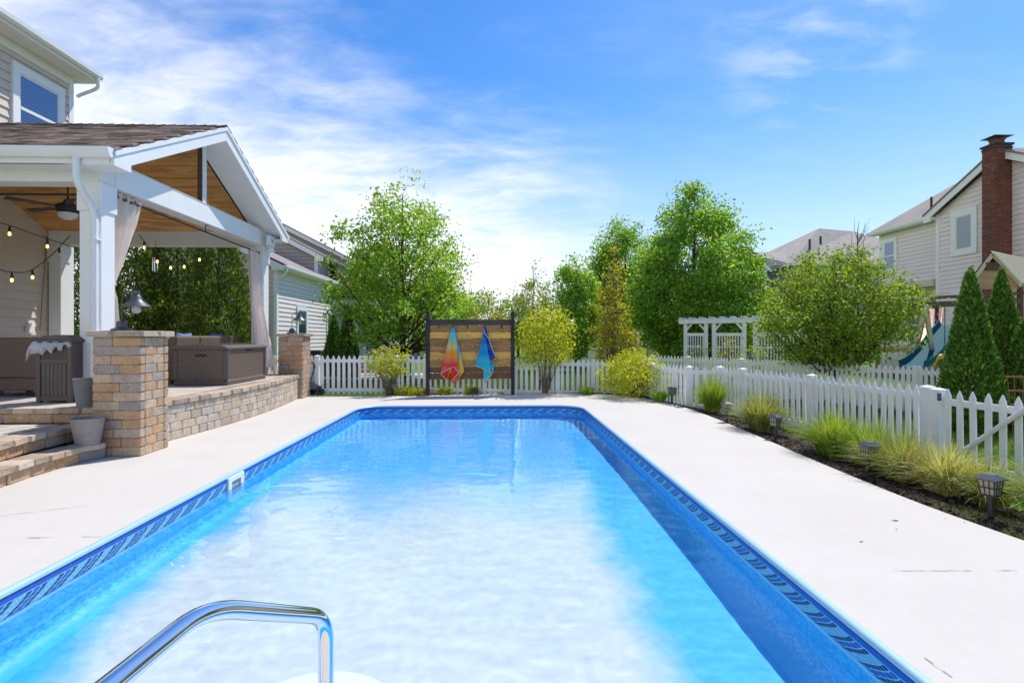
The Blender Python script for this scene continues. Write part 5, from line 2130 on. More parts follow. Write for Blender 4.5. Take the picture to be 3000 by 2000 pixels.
lattice_chair('lattice back patio chair beside the stone steps behind the fence', 1108, 22.5, R(-18))
lattice_chair('lattice back patio chair just right of the maple trunk', 1205, 21.5, R(8))
lattice_chair('lattice back patio chair touching the towel rack post', 1238, 21.8, R(-10))
tb = thing('patio_table', 'round dark patio table behind the fence by the maple trunk', 'table', at(1215, 1060, 20.6))
c0 = at(1215, 1000, 20.6)
m = MB()
m.lathe([(.62, .70), (.62, .735), (.02, .74)], (c0.x, c0.y, .05), 24)
build('top', m, darkmetal, tb)
m = MB()
for k in range(4):
    w_ = k * 1.571 + .5
    m.beam((c0.x + .5 * math.cos(w_), c0.y + .5 * math.sin(w_), .0), (c0.x + .42 * math.cos(w_), c0.y + .42 * math.sin(w_), .745), .035, .035)
build('leg', m, darkmetal, tb)
pt = tag(struct('neighbor_patio', MB().add([(-6.6, 19.8, -.01), (-1.9, 19.8, -.01), (-1.9, 23.5, -.01), (-6.6, 23.5, -.01)], [(0, 1, 2, 3)]), paver_mat, recalc=False))

# ================================================================ right hand house
rh = thing('chimney_house', 'beige sided two storey house with a tall red brick chimney at the right', 'house', (21, 24, 0))
RX = 21.0
RA, RAZ = 21.90, 9.12                       # gable apex
ye0, ye1 = 18.4, 25.32                       # gable wall from y to y
zE = 7.35
m = MB()
m.prism([(ye0, -.4), (ye1, -.4), (ye1, RAZ - .10 - (ye1 - RA) * .5), (RA, RAZ - .1), (ye0, RAZ - .10 - (RA - ye0) * .5)], 'x', RX + .004, 30)
build('wall', m, siding_beige, rh)
siding(rh, 'x', RX, -1, ye0, ye1 - .16, .3, 9.0, .205, siding_beige, gable=(RA, RAZ - .12, .5, .5))
m = MB()
m.box(RX - .045, RX + .1, ye1 - .16, ye1 + .02, -.3, 7.3)
build('corner_board', m, white, rh)
m = MB()
m.prism([(RA, RAZ + .12), (ye1 + .42, RAZ + .12 - (ye1 + .42 - RA) * .5), (ye1 + .42, 7.0), (ye1 + .02, 7.0), (ye1 + .02, RAZ - .20 - (ye1 - RA) * .5), (RA, RAZ - .17)], 'x', RX - .33, RX - .28)
m.prism([(RA, RAZ + .12), (ye0, RAZ + .12 - (RA - ye0) * .5), (ye0, RAZ - .17 - (RA - ye0) * .5), (RA, RAZ - .17)], 'x', RX - .33, RX - .28)
build('rake_board', m, white, rh)
m = MB()
m.prism([(RA, RAZ + .21), (ye1 + .45, RAZ + .20 - (ye1 + .45 - RA) * .5), (ye1 + .45, RAZ + .13 - (ye1 + .45 - RA) * .5), (RA, RAZ + .125), (ye0, RAZ + .125 - (RA - ye0) * .5), (ye0, RAZ + .2 - (RA - ye0) * .5)], 'x', RX - .37, 30)
build('roof', m, roof_far, rh)
# set back wing
LX = 22.0
ly0, ly1 = 25.32, 30.55
m = MB()
m.box(LX + .004, 33, ly0, ly1, -.4, 7.45)
build('wall', m, siding_beige, rh)
siding(rh, 'x', LX, -1, ly0 + .02, ly1 - .15, .3, 7.3, .205, siding_beige)
m = MB()
m.box(LX - .045, LX + .1, ly1 - .15, ly1 + .02, -.3, 7.3)
build('corner_board', m, white, rh)
m = MB()
m.box(LX - .40, LX + .0, ly0 + .02, ly1 + .35, 7.31, 7.34)
build('soffit', m, white, rh)
m = MB()
m.prism([(LX - .40, 7.30), (LX - .46, 7.30), (LX - .52, 7.38), (LX - .53, 7.50), (LX - .40, 7.50)], 'y', ly0 + .44, ly1 + .38)
build('gutter', m, white, rh)
m = MB()
m.prism([(LX - .48, 7.49), (LX + 8, 7.49 + 8.48 * .56), (LX + 8, 7.40)], 'y', ly0, ly1 + .40)
build('roof', m, roof_far, rh)
m = MB()
p = at(2707, 588, 29)
m.tube([(p.x + .4, p.y, 8.2), (p.x + .4, p.y, 8.95)], .06, 8)
build('vent_pipe', m, black, rh)


for d_ in (1,):
    window(rh, 'x', LX, -1, 29.35, 30.12, 5.25, 6.80, blind_blue, fw=.19, slats=False)
window(rh, 'x', RX, -1, yat(2851, RX), yat(2804, RX), 5.45, 6.95, blind_teal, fw=.26, rail=False, slats=False)
window(rh, 'x', RX, -1, yat(2850, RX), yat(2806, RX), 1.9, 3.35, blind_teal, fw=.26, slats=False)
# sliding door and porch roof of the wing
m = MB()
m.box(LX - .07, LX - .031, 26.1, 28.4, 1.15, 3.62)
dr = build('sliding_door', m, white, rh)
m = MB()
m.box(LX - .09, LX - .071, 26.2, 27.2, 1.25, 3.5)
m.box(LX - .09, LX - .071, 27.3, 28.3, 1.25, 3.5)
build('pane', m, mat('dark_door_glass', (.02, .022, .024), .05, .02, spec=.6), dr)
m = MB()
m.box(LX - .7, LX - .031, 25.9, 29.2, 4.02, 4.34)
build('porch_roof', m, mat('cream_trim', (.62, .55, .44), .6, .05), rh)
m = MB()
m.box(LX - .22, LX - .031, 25.62, 25.86, 3.25, 3.75)
build('wall_lamp', m, black, rh, bevel=.03)
# chimney
ck = thing('brick_chimney_stub', '', '') if False else None
ch_m, g, o = newmat('red_chimney_brick')
pos = g.node('ShaderNodeNewGeometry').outputs['Position']
bx, by, bz = g.sep(pos)
cb = g.node('ShaderNodeCombineXYZ')
g.put(cb.inputs[0], g.m('ADD', bx, by))
g.put(cb.inputs[1], bz)
r_, _p = rnd_of(g)
c = g.ramp(r_, [(0, (.17, .05, .035)), (.5, (.24, .075, .05)), (.8, (.11, .045, .038)), (1, (.28, .10, .065))])
c = g.mix(g.m('MULTIPLY', g.noise(pos, 9, 4), .5), c, (.10, .05, .04))
pbr(g, o, c, .9, g.noise(pos, 60, 3), .4, .01, 0, .2)
chim_x0, chim_x1 = 20.25, 20.97
cy0, cy1 = 21.50, 22.11
zc1 = 9.32
cc = (build('chimney_core', MB().box(chim_x0 + .012, chim_x1, cy0 + .012, cy1 - .012, -.3, zc1 - .01), mat('pale_mortar', (.34, .27, .23), .95, .1, 6), rh))
bricks = MB()
ndone = 0
z_ = 2.0
single = []
while z_ < zc1 - .05:
    k = int(round((z_ - 2.0) / .0925))
    for fx_ in (0, 1):
        L0, L1 = (cy0, cy1) if fx_ == 0 else (chim_x0 + .1, chim_x1)
        s_ = L0 - (.0 if k % 2 else .12)
        while s_ < L1 - .02:
            a, b = max(s_, L0), min(s_ + .235, L1)
            if b - a > .03:
                q = ((chim_x0, chim_x0 + .1, a + .006, b - .006) if fx_ == 0 else (a + .006, b - .006, cy0, cy0 + .1))
                e_ = random.uniform(-.004, .004)
                if z_ > 6.8:
                    single.append((q, z_, e_))
                else:
                    bricks.box(q[0] + e_, q[1], q[2], q[3], z_, z_ + .079)
            s_ += .245
    z_ += .0925
single.sort(key=lambda r__: -r__[1])
for n_, (q, z_, e_) in enumerate(single):
    if n_ < 280:
        m = MB()
        m.box(q[0] + e_, q[1], q[2] + e_, q[3], z_, z_ + .079)
        build('brick', m, ch_m, cc, recalc=False)
    else:
        bricks.box(q[0] + e_, q[1], q[2] + e_, q[3], z_, z_ + .079)
build('lower_bricks', bricks, ch_m, cc, kind='stuff', recalc=False)
m = MB()
m.box(chim_x0 - .05, chim_x1 + .05, cy0 - .05, cy1 + .05, zc1, zc1 + .08)
m.box(chim_x0 - .02, chim_x1 + .02, cy0 - .02, cy1 + .02, zc1 - .12, zc1 - .06)
build('chimney_crown', m, mat('sooty_brick', (.06, .045, .04), .95, .2), cc)
m = MB()
m.box(chim_x0 + .17, chim_x1 - .17, cy0 + .15, cy1 - .15, zc1 + .081, zc1 + .27)
m.box(chim_x0 + .14, chim_x1 - .14, cy0 + .12, cy1 - .12, zc1 + .271, zc1 + .31)
build('chimney_flue', m, mat('clay_flue', (.22, .075, .045), .9, .1), cc)
m = MB()
for a, b in ((.2, .2), (.52, .2), (.2, .5), (.52, .5)):
    m.box(chim_x0 + a - .012, chim_x0 + a + .012, cy0 + b - .012, cy0 + b + .012, zc1 + .31, zc1 + .38)
fz = zc1 + .38
m.add([(chim_x0 - .06, cy0 - .06, fz), (chim_x1 + .06, cy0 - .06, fz), (chim_x1 + .06, cy1 + .06, fz), (chim_x0 - .06, cy1 + .06, fz), ((chim_x0 + chim_x1) / 2, (cy0 + cy1) / 2, fz + .10)],
      [(0, 3, 2, 1), (0, 1, 4), (1, 2, 4), (2, 3, 4), (3, 0, 4)])
build('chimney_cap', m, mat('weathered_metal', (.10, .095, .085), .6, .2), cc)
# raised deck with white railing
dk = thing('raised_deck', 'raised wooden deck with white railing behind the play set', 'deck', (19, 22, 0))
dkm = mat('tan_decking', (.40, .27, .16), .8, .15, 4)
DX, DZ = 18.4, 1.05
m = MB()
m.box(DX, RX - .05, 17.5, 28.2, DZ - .22, DZ)
build('deck_floor', m, dkm, dk)
m = MB()
for yy in np.arange(17.8, 28.2, 2.0):
    m.box(DX + .05, DX + .2, yy, yy + .15, -.4, DZ - .22)
build('support_posts', m, dkm, dk)
m = MB()
m.beam((DX + .05, 17.5, DZ + .98), (DX + .05, 28.2, DZ + .98), .07, .09)
m.beam((DX + .05, 17.5, DZ + .12), (DX + .05, 28.2, DZ + .12), .05, .07)
for yy in np.arange(17.5, 28.3, 1.78):
    m.box(DX - .01, DX + .11, yy, yy + .12, DZ, DZ + 1.08)
build('railing', m, white, dk)
m = MB()
for yy in np.arange(17.62, 28.2, .13):
    m.box(DX + .035, DX + .065, yy, yy + .035, DZ + .13, DZ + .95)
build('balusters', m, white, dk, kind='stuff')

# ================================================================ grey house with the hip roof, far right of centre
gh = thing('hip_roof_house', 'distant blue grey house with a broad hip roof behind the trees', 'house', (38, 52, 0))
e0, e1 = at(2205, 775, 50), at(2620, 768, 46)
zg = 7.9
GX0 = at(2300, 770, 49).x
m = MB()
m.box(GX0, GX0 + 16, 47.0, 62.0, -.4, zg)
build('wall', m, siding_gray, gh)
siding(gh, 'y', 47.0, -1, GX0, GX0 + 12, 2.6, zg - .1, .25, siding_gray)
ap = at(2490, 662, 53)
zr_ = ap.z
m = MB()
X0, X1, Y0, Y1 = GX0 - .5, GX0 + 16.5, 46.5, 62.5
m.add([(X0, Y0, zg), (X1, Y0, zg), (X1, Y1, zg), (X0, Y1, zg), (X0 + 6.6, 53.2, zr_), (X1 - 6.2, 54.5, zr_), (X0 + 3.2, 57.4, zr_ - 1.9)], [(0, 1, 5, 4), (1, 2, 5), (2, 3, 6, 4, 5), (3, 0, 4, 6)])
build('roof', m, roof_grey, gh)
m = MB()
m.box(X0 - .02, X1, Y0 - .06, Y0 - .0, zg - .22, zg + .04)
m.box(X0 - .06, X0 - .0, Y0, Y1, zg - .22, zg + .04)
build('fascia', m, white, gh)
wx0, wx1 = at(2170, 740, 50).x, GX0 + 2
zw = at(2190, 768, 49).z
apx = at(2178, 729, 49)
m = MB()
m.prism([(apx.x - 2.6, -.4), (apx.x + 1.9, -.4), (apx.x + 1.9, zw - .1), (apx.x, apx.z - .1), (apx.x - 2.6, zw - .5)], 'y', 48.0, 60)
build('gable_wall', m, siding_gray, gh)
siding(gh, 'y', 48.0, -1, apx.x - 2.4, apx.x + 1.85, 2.6, apx.z - .1, .25, siding_gray, gable=(apx.x, apx.z - .12, .85, .85))
m = MB()
m.prism([(apx.x, apx.z + .05), (apx.x + 2.2, apx.z + .05 - 2.2 * .85), (apx.x + 2.2, apx.z - .28 - 2.2 * .85), (apx.x, apx.z - .25)], 'y', 47.75, 47.82)
m.box(apx.x + 1.75, apx.x + 1.95, 47.93, 48.1, 0, zw - .2)
build('rake_board', m, white, gh)
m = MB()
m.add([(apx.x, 47.7, apx.z + .1), (apx.x + 2.3, 47.7, apx.z + .1 - 2.3 * .85), (apx.x + 2.3, 58, apx.z + .1 - 2.3 * .85), (apx.x, 58, apx.z + .1), (apx.x - 3, 47.7, apx.z + .1 - 2.6), (apx.x - 3, 58, apx.z + .1 - 2.6)], [(0, 1, 2, 3), (4, 0, 3, 5)])
m.add([(apx.x, 50.0, apx.z + .08), (GX0 + 5.4, 52.2, apx.z + .08), (GX0 + .2, 47.2, zg + .02), (apx.x + 2.2, 47.8, zg - .1)], [(0, 3, 2, 1)])
build('gable_roof', m, roof_grey, gh, recalc=False)
for px_, py_, hh_ in ((2372, 712, .9), (2404, 697, .35)):
    p = at(px_, py_, 50.2)
    m = MB()
    m.tube([(p.x, p.y, p.z - .6), (p.x, p.y, p.z + hh_ * .4)], .10, 8)
    build('vent_pipe', m, black, gh)

# ================================================================ arbors, second fence, play set
def arbor(name, label, pa, pb, da, db, ztop, panels, zb=-.2):
    t = thing(name, label, 'arbor', at(pa, 1040, da), 'white arbors beyond the fence')
    A_, B_ = at(pa, 1000, da), at(pb, 1000, db)
    A_.z = B_.z = 0
    d = (B_ - A_).normalized()
    n_ = Vector((-d.y, d.x, 0))
    L_ = (B_ - A_).length
    m_ = MB()
    for s_ in (-.09, .09):
        a, b = A_ - d * .25 + n_ * s_, B_ + d * .25 + n_ * s_
        m_.beam((a.x, a.y, ztop), (b.x, b.y, ztop), .045, .20)
    build('top_beam', m_, vinyl, t)
    m_ = MB()
    k = 0
    while k * .42 < L_ + .2:
        p = A_ + d * (k * .42 - .1)
        a, b = p - n_ * .32, p + n_ * .32
        m_.beam((a.x, a.y, ztop + .13), (b.x, b.y, ztop + .13), .04, .07)
        k += 1
    build('slat', m_, vinyl, t)
    us = sorted(set([u_ for p in panels for u_ in p]))
    for u_ in us:
        p = A_ + d * L_ * u_
        m_ = MB()
        m_.beam((p.x, p.y, zb), (p.x, p.y, ztop - .101), .125, .125, (0, 1, 0))
        build('post', m_, vinyl, t)
    for u0, u1 in panels:
        m_ = MB()
        a, b = A_ + d * (L_ * u0 + .07), A_ + d * (L_ * u1 - .07)
        for z_, h_ in ((ztop - .55, .12), (ztop - 1.05, .05), (zb + .25, .09)):
            m_.beam((a.x, a.y, z_), (b.x, b.y, z_), .04, h_)
        nb_ = max(4, int((b - a).length / .105))
        for k in range(nb_):
            q = a.lerp(b, (k + .5) / nb_)
            m_.beam((q.x, q.y, zb + .26), (q.x, q.y, ztop - .56), .038, .022, (0, 1, 0))
        build('lattice_panel', m_, vinyl, t)
        for uu, sg in ((u0, 1), (u1, -1)):
            p = A_ + d * (L_ * uu + sg * .06)
            q = p + d * sg * .22
            m_ = MB()
            m_.beam((p.x, p.y, ztop - .36), (q.x, q.y, ztop - .12), .05, .06)
            build('corner_brace', m_, vinyl, t)


arbor('garden_arbor', 'long white arbor with lattice panels behind the second fence', 2008, 2345, 23.0, 20.0, 2.18, [(.0, .20), (.275, .545), (.64, 1.0)])
arbor('garden_arbor', 'short white arbor farther back among the foliage', 1866, 1922, 31.0, 30.6, 1.82, [(.05, .97)])
f2 = thing('picket_fence', 'second white picket fence farther back beyond the side yard', 'fence', (7, 16, 0))
F2 = [(5.0, 20.2), (5.65, 19.4), (6.55, 18.3), (7.5, 16.4), (8.5, 14.3), (9.55, 12.1), (9.75, 11.2)]
random.seed(9)
for k in range(len(F2) - 1):
    fence_run(f2, F2[k], F2[k + 1], -.22, -.22, 1.10, pitch_=.125, posts=(k == 0, True))
f3 = thing('picket_fence', 'far white picket fence between the two arbors', 'fence', (9, 28, 0))
fence_run(f3, tuple(at(1915, 1000, 29.5)[:2]), tuple(at(2010, 1000, 25.5)[:2]), -.1, -.1, 1.15, pitch_=.16, single=False)
f4 = thing('privacy_fence', 'solid white vinyl fence panel behind the golden young tree', 'fence', (4.5, 27, 0))
a, b = at(1700, 1000, 33), at(1760, 1000, 27)
for k in range(12):
    p, q = a.lerp(b, k / 12), a.lerp(b, (k + .96) / 12)
    m = MB()
    m.beam((p.x, p.y, .35), (q.x, q.y, .35), .03, 1.1)
    build('panel', m, vinyl, f4)

ps = thing('play_set', 'wooden play set with slatted roof, slides and swing beam at the right edge', 'play set', (14.5, 15.8, -.2))
PD = 17.0
cream = mat('cream_timber', (.62, .52, .36), .7, .06, 5)
tan_w = wood_mat('tan_timber', (.36, .20, .10), (.50, .30, .17), (.5, 2, 2), .7)
apx_, lft, rgt = at(2907, 735, PD), at(2834, 834, PD), at(2992, 830, PD)
YP = apx_.y
GD = YP + 2.6
dirx = Vector((.86, .5, 0))


def OFF(p, k):
    return Vector((p.x + dirx.x * k, p.y + dirx.y * k, p.z))


m = MB()
for side_ in (lft, rgt):
    nsl = 11
    for k in range(nsl):
        a = apx_.lerp(side_, k / nsl)
        b = apx_.lerp(side_, (k + .74) / nsl)
        a2, b2 = OFF(a, 3.2), OFF(b, 3.2)
        a0, b0 = OFF(a, -.1), OFF(b, -.1)
        nz = Vector((0, 0, .03))
        slat = MB()
        slat.add([a0, b0, b2, a2, a0 - nz, b0 - nz, b2 - nz, a2 - nz], [(0, 1, 2, 3), (4, 7, 6, 5), (0, 4, 5, 1), (1, 5, 6, 2), (2, 6, 7, 3), (3, 7, 4, 0)])
        build('roof_slat', slat, cream if side_ is rgt else brown_beam, ps)
for k_ in (0, 3.0):
    m = MB()
    for side_ in (lft, rgt):
        a, b = OFF(apx_, k_) - Vector((0, 0, .10)), OFF(side_, k_) - Vector((0, 0, .08))
        m.beam(a, b, .05, .12)
    build('rafter', m, cream, ps)
m = MB()
c0 = apx_ - Vector((0, 0, .24))
p1, p2 = apx_.lerp(lft, .42) - Vector((0, 0, .05)), apx_.lerp(rgt, .36) - Vector((0, 0, .05))
p3, p4 = apx_.lerp(rgt, .96) - Vector((0, 0, .02)), apx_.lerp(lft, .88)
m.face(OFF(p1, .06), OFF(p2, .06), OFF(p3, .06), OFF(Vector((p3.x, p3.y, p3.z - .2)), .06), OFF(Vector((p4.x, p4.y, p3.z - .2)), .06))
build('gable_board', m, tan_w, ps, recalc=False)
m = MB()
m.box(apx_.x - .22, apx_.x + .22, apx_.y - .03, apx_.y + .03, apx_.z - .60, apx_.z - .36)
build('sign_board', m, brown_beam, ps)
for side_, f_ in ((lft, .93), (rgt, .93)):
    for k_ in (.08, 2.8):
        q = OFF(apx_.lerp(side_, f_), k_)
        m = MB()
        m.beam((q.x, q.y, -.3), (q.x, q.y, q.z - .05), .11, .11, (0, 1, 0))
        build('post', m, brown_beam if k_ < 1 else tan_w, ps)
m = MB()
q1, q2 = at(2862, 888, PD - .1), at(2990, 886, PD - .1)
m.beam(at(2862, 955, PD), at(3040, 950, PD), .06, .16)
m.beam(OFF(at(2862, 955, PD), 0), OFF(at(2862, 955, PD), 2.8), .06, .16)
m.beam(at(2860, 1000, PD), at(3040, 995, PD), .05, .55)
build('platform', m, tan_w, ps)
m = MB()
b1, b2 = at(2660, 896, 14.2), at(2985, 880, PD - .2)
m.beam(b1, b2, .10, .16)
build('swing_beam', m, brown_beam, ps)
m = MB()
m.beam(at(2733, 872, 15.0), at(3010, 858, PD + .3), .08, .09)
build('upper_beam', m, brown_beam, ps)
m = MB()
tp = at(2712, 895, 14.45)
m.beam(tp, at(2668, 1030, 14.0), .12, .06, (0, 1, 0))
m.beam(tp, at(2735, 1060, 15.6), .12, .06, (0, 1, 0))
build('frame_leg', m, cream, ps)
green_p = mat('green_plastic', (.01, .10, .13), .75, .08, 5, spec=.15)
m = MB()
m.face(at(2684, 893, 14.1), at(2703, 893, 14.1), at(2696, 912, 14.1))
m.face(at(2668, 888, 14.12), at(2704, 888, 14.12), at(2692, 914, 14.12))
br = build('bracket', m, green_p, ps, recalc=False)
br.modifiers.new('thickness', 'SOLIDIFY').thickness = .03


def slide(name, path, w_, mt):
    m_ = MB()
    n_ = len(path)
    for i, p in enumerate(path):
        t_ = (path[min(i + 1, n_ - 1)] - path[max(i - 1, 0)]).normalized()
        s2 = t_.cross(Vector((0, 0, 1))).normalized()
        up = s2.cross(t_)
        for a, b in ((-.5, .20), (-.46, .20), (-.42, .03), (0, 0), (.42, .03), (.46, .20), (.5, .20)):
            m_.v.append(p + s2 * a * w_ + up * b)
    for i in range(n_ - 1):
        for j in range(6):
            a = i * 7 + j
            m_.f.append([a, a + 1, a + 8, a + 7])
            m_.mi.append(0)
    o_ = build(name, m_, mt, ps, smooth=False, recalc=False)
    o_.modifiers.new('thickness', 'SOLIDIFY').thickness = .03
    return o_


slide('green_slide', curve([at(2790, 955, 16.4), at(2765, 985, 15.9), at(2735, 1025, 15.3), at(2700, 1062, 14.7), at(2672, 1078, 14.4)], 4), .62, green_p)
slide('red_slide', curve([at(2738, 905, 18.5), at(2732, 950, 18.0), at(2722, 1000, 17.4), at(2706, 1030, 17.0)], 4), .5, mat('red_plastic', (.42, .04, .06), .4, .08, 5))
m = MB()
p = at(2768, 900, 15.4)
m.tube([p, p + Vector((.0, .0, -1.15))], .012, 6)
build('swing_chain', m, darkmetal, ps)
m = MB()
p = at(2753, 1062, 14.6)
m.tube(curve([p + Vector((-.22, 0, -.08)), p + Vector((-.1, 0, .12)), p + Vector((.1, 0, .16)), p + Vector((.24, 0, .1))], 4), .07, 8)
build('yellow_tube', m, mat('yellow_plastic', (.70, .46, .02), .4, .05), ps, smooth=True)
m = MB()
m.tube([at(2745, 900, 16.8), at(2742, 1040, 16.8)], .05, 8)
build('dark_pole', m, black, ps)

# tomato cage
tc_ = thing('plant_cage', 'rusty wire plant cage with rings behind the gate at the right', 'plant cage', at(2985, 1170, 8.6))
c0 = at(2985, 1104, 8.6)
m = MB()
for z_, r_ in ((c0.z, .15), (c0.z - .22, .12), (c0.z - .44, .09)):
    m.tube([(c0.x + r_ * math.cos(w_), c0.y + r_ * math.sin(w_), z_) for w_ in np.linspace(0, 6.283, 20)], .006, 5, False)
for k in range(4):
    w_ = k * 1.571 + .4
    m.tube([(c0.x + .15 * math.cos(w_), c0.y + .15 * math.sin(w_), c0.z + .02), (c0.x + .05 * math.cos(w_), c0.y + .05 * math.sin(w_), -.2)], .006, 5)
build('wire', m, mat('rusty_wire', (.30, .11, .06), .8, .2), tc_)
# ================================================================ vegetation
def unit(v):
    return v / np.maximum(np.linalg.norm(v, axis=-1, keepdims=True), 1e-6)


def leaf_quads(rg, P, size, up=.5, width=.62, out=None, hang=.0):
    n = len(P)
    nrm = rg.normal(0, 1, (n, 3))
    nrm[:, 2] += up * 1.5
    if out is not None:
        nrm += out * .9
    nrm = unit(nrm)
    t = rg.normal(0, 1, (n, 3))
    t[:, 2] -= hang
    t = unit(t - nrm * np.sum(t * nrm, 1, keepdims=True))
    b = np.cross(nrm, t)
    L = size * (.65 + .7 * rg.random((n, 1)))
    bend = nrm * L * .12
    return np.stack([P - t * L * .5 - bend, P + b * L * width * .5 + bend, P + t * L * .5 - bend, P - b * L * width * .5 + bend], 1)


def tree(name, label, cat, base, H, clear, env, ncl, per, leaf, spread, lm, seed, lump=.25, rise=.7, trunk_r=.09, up=.5, group=None, branches=60, hang=0.0, fill=.5, bm_=None, stems=1, flat=.8, lean=(0, 0)):
    rg = np.random.default_rng(seed)
    t = thing(name, label, cat, base, group)
    bx, by, bz = base
    bark_ = bm_ or bark
    ts = np.linspace(0, 1, 60)
    wts = np.array([max(env(a), 0) ** 1.6 for a in ts]) + 1e-6
    wts /= wts.sum()
    tt = np.clip(rg.choice(ts, ncl, p=wts) + rg.uniform(-.012, .012, ncl), 0, 1)
    an = rg.random(ncl) * 6.2832
    rr_ = np.array([env(a) for a in tt])
    lum = np.array([1 + lump * mnoise.noise(Vector((math.cos(a) * 1.6, math.sin(a) * 1.6, b * 5 + seed * 3.7))) * 1.8 for a, b in zip(an, tt)])
    r_ = rr_ * np.clip(lum, .35, 1.5) * rg.random(ncl) ** fill
    zc = clear + tt * (H - clear)
    C = np.stack([bx + r_ * np.cos(an) + lean[0] * tt, by + r_ * np.sin(an) + lean[1] * tt, bz + zc], 1)
    out = np.stack([np.cos(an), np.sin(an), np.full(ncl, .35)], 1)
    k = rg.poisson(per, ncl) + 1
    ci = np.repeat(np.arange(ncl), k)
    sp_ = spread * (.6 + .8 * rg.random(ncl))[ci][:, None]
    P = C[ci] + np.clip(rg.normal(0, 1, (len(ci), 3)), -1.7, 1.7) * sp_ * np.array([1, 1, flat])
    P += out[ci] * sp_ * .4
    P[:, 2] = np.maximum(P[:, 2], bz + clear * .55)
    V = leaf_quads(rg, P, leaf, up, out=out[ci] * .5, hang=hang)
    quads('crown', V, lm, t)
    tr_, br_ = MB(), MB()
    rnd_ = random.Random(seed)
    if stems == 1:
        n_ = 9
        path = []
        for i in range(n_):
            f_ = i / (n_ - 1)
            path.append((bx + lean[0] * f_ * .9 + .05 * H / 6 * mnoise.noise(Vector((f_ * 2, seed, 0))) * (f_ > 0), by + lean[1] * f_ * .9 + .05 * H / 6 * mnoise.noise(Vector((f_ * 2, seed, 5))) * (f_ > 0), bz - .08 + f_ * H * .93))
        tr_.tube(path, [trunk_r * (1.25 if i == 0 else 1) * (1 - .9 * i / (n_ - 1)) + .006 for i in range(n_)], 9)
        pts_ = [Vector(p) for p in path]

        def on_trunk(z_):
            f_ = max(0, min(1, (z_ - bz) / (H * .93))) * (n_ - 1)
            i = min(int(f_), n_ - 2)
            return pts_[i].lerp(pts_[i + 1], f_ - i)
    else:
        def on_trunk(z_):
            return Vector((bx, by, bz))
    order = list(range(ncl))
    rnd_.shuffle(order)
    for i in order[:branches]:
        c_ = Vector(C[i])
        if stems == 1:
            z0 = max(bz + clear * .7, c_.z - rise * r_[i] - .15)
            s_ = on_trunk(z0)
            f_ = (z0 - bz) / H
            w_ = trunk_r * .42 * (1 - f_) + .006
        else:
            s_ = Vector((bx + rnd_.uniform(-.06, .06), by + rnd_.uniform(-.06, .06), bz - .04))
            w_ = trunk_r * rnd_.uniform(.5, 1)
        mid = s_.lerp(c_, .5) + Vector((0, 0, -.10 * (c_ - s_).length if stems == 1 else .10 * (c_ - s_).length)) + Vector((rnd_.uniform(-.05, .05), rnd_.uniform(-.05, .05), 0))
        tp = c_ + (c_ - mid) * .06
        br_.tube([s_, mid, c_, tp], [w_, w_ * .65, w_ * .32, .003], 5, False)
    if stems == 1:
        build('trunk', tr_, bark_, t, smooth=True, recalc=False)
    build('branches', br_, bark_, t, smooth=True, recalc=False)
    return t


def conifer(name, label, base, H, rad, n, lm, seed, group=None, tip=.75, ragged=.12, leaf=.075, cat='evergreen tree'):
    """upright evergreen of flat upright sprays"""
    rg = np.random.default_rng(seed)
    t = thing(name, label, cat, base, group)
    a = 1 - rg.random(n) ** .62
    an = rg.random(n) * 6.2832
    prof = np.minimum(1, (1 - a) ** tip * 1.06) * np.clip(.62 + a * 2.6, 0, 1)
    lum = np.array([mnoise.noise(Vector((math.cos(q) * 2.2, math.sin(q) * 2.2, b * H * 1.7 + seed))) for q, b in zip(an, a)])
    lum2 = np.array([mnoise.noise(Vector((math.cos(q) * 6, math.sin(q) * 6, b * H * 5 + seed))) for q, b in zip(an, a)])
    depth = rg.random(n) ** 2.2 * .42
    r_ = rad * prof * (1 + ragged * 1.5 * lum + ragged * .9 * lum2) * (1 - depth) + .01
    P = np.stack([base[0] + r_ * np.cos(an), base[1] + r_ * np.sin(an), base[2] + .05 + a * (H - .05) + rg.normal(0, .03, n)], 1)
    out = np.stack([np.cos(an), np.sin(an), np.zeros(n)], 1)
    tdir = unit(out * .75 + np.array([0, 0, 1.0]) + rg.normal(0, .38, (n, 3)))
    side = unit(np.cross(tdir, out + rg.normal(0, .8, (n, 3))))
    L = leaf * (.6 + .9 * rg.random((n, 1)))
    V = np.stack([P - tdir * L * .5, P + side * L * .28, P + tdir * L * .75, P - side * L * .28], 1)
    quads('crown', V, lm, t)
    m_ = MB()
    m_.tube([(base[0], base[1], base[2] - .1), (base[0], base[1], base[2] + H * .5), (base[0], base[1], base[2] + H * .92)], [.06 + rad * .05, .045, .01], 8)
    build('trunk', m_, bark, t, smooth=True)
    return t


